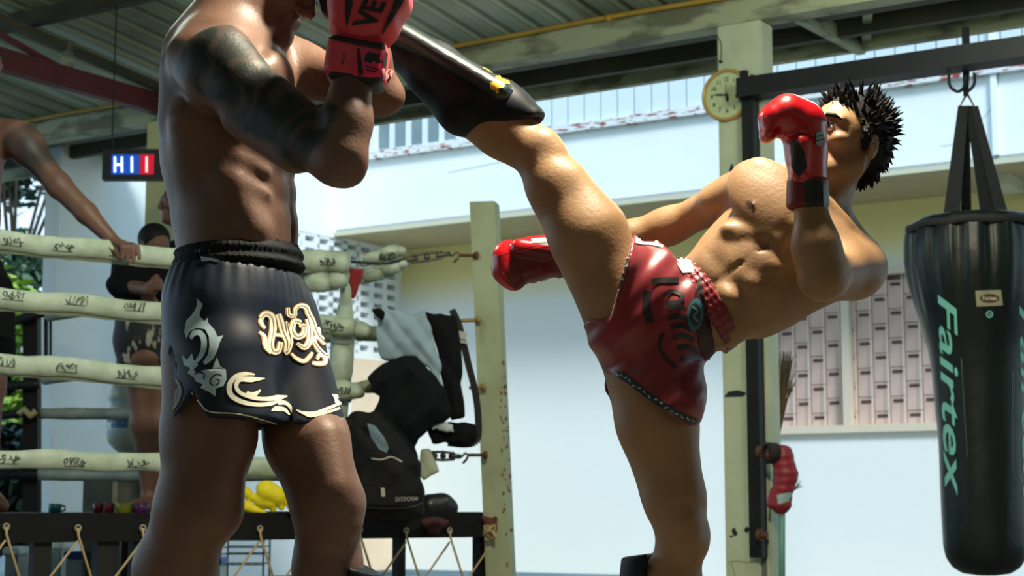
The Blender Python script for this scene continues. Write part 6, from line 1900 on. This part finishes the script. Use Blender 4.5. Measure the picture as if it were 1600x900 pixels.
# ================================================================== BROOM, POLE GLOVE
YR = 8.04
def Pr(x, y, d=0.0): return P(x, y, YR + d)
br = thing('broom', 'straw broom standing upside down beside the black steel post', 'broom', G(1209, YR + .3, 0))
random.seed(9); mb = MB()
for i in range(150):
    bx = random.uniform(1205, 1215); tx = bx + random.uniform(-.6, 1) * 14 + (bx - 1208) * 1.8 + 6; ty = random.uniform(548, 600)
    dy_ = random.uniform(-.03, .03)
    mb.tube([Pr(bx, 694, .3 + dy_ * .3), Pr((bx + tx) / 2 - 1, 630, .3 + dy_ * .7), Pr(tx, ty, .3 + dy_)], [.0036, .003, .0012], 4, caps=False)
o = mb.build('bristles', mat('straw', (92, 78, 58), .9, var=.3, vscale=30), br); o['kind'] = 'stuff'
mb = MB(); mb.tube([Pr(1208, 680, .3), Pr(1208, 706, .3)], .022, 10); mb.build('binding', mat('broom_binding', (50, 42, 36), .8), br)
mb = MB(); mb.tube([Pr(1208, 700, .3), G(1209, YR + .3, 0.0)], .012, 8); mb.build('handle', mat('bamboo', (130, 118, 84), .6), br)
pg = thing('mop_pole', 'turquoise pole standing against the wall under the red glove', 'pole', G(1222, YR, 0))
mb = MB(); mb.tube([G(1222, YR, 0), Pr(1222, 770)], .0155, 12); mb.build('pole', mat('turquoise_tube', (96, 148, 138), .4), pg, smooth=True)
F = SDF(tuple(Pr(1180, 805) - V((.02, .12, .02))), tuple(Pr(1255, 680) + V((.02, .12, .02))), .005)
kr = YR / FPX
F.ec(Pr(1212, 709), Pr(1222, 712), 15 * kr, 17 * kr, k=.01); F.ec(Pr(1222, 712), Pr(1228, 742), 17 * kr, 18 * kr, k=.01); F.ec(Pr(1228, 742), Pr(1224, 762), 19 * kr, 17 * kr, k=.01)
F.ec(Pr(1222, 770), Pr(1220, 786), 16 * kr, 17 * kr, k=.004); F.ec(Pr(1210, 770), Pr(1205, 788), 8 * kr, 7 * kr, k=.01)
F.disp(lambda X, Y, Z: .0015 * np.sin(Z * 160) + 0 * X + 0 * Y, tuple(F.lo), tuple(F.lo + F.h * F.n))
rg, v, f = sdf_obj('boxing_glove', F, mat('faded_red_leather', (138, 34, 48), .5, var=.12, vscale=14)); tag(rg, 'faded red boxing glove stuck on the turquoise pole beside the black post', 'glove')
mb = MB(); c0_ = Pr(1204, 708, -.02); ax_ = nv(V((-1, -.35, 0)))
mb.lathe(c0_, [(.030, -.05), (.05, -.03), (.052, .02), (.040, .03), (.034, .015), (.032, -.02)], 20, axis=ax_); mb.build('cuff_lining', mat('black_lining', (30, 26, 26), .8), rg, smooth=True)
mb = MB(); mb.lathe(c0_, [(.02, .0), (.026, .012)], 14, axis=ax_); mb.build('foam_core', mat('foam_brown', (110, 78, 48), .9), rg)
bg = bvh_of((v, f)); printed('label', tess([(1214, 774), (1236, 768), (1238, 782), (1216, 788)]), bg, mat('grey_teal_label', (100, 118, 116)), rg, .003)
mb = MB()
for i in range(9): mb.tube([Pr(1232, 772), Pr(1244, 764 - i * .6), Pr(1252 + random.uniform(-4, 3), 752 + random.uniform(-4, 12))], [.002, .002, .0006], 4, caps=False)
o = mb.build('straw_tuft', mat('grey_straw', (120, 130, 118), .9)); tag(o, 'small grey straw tuft sticking out beside the faded red glove', 'straw')
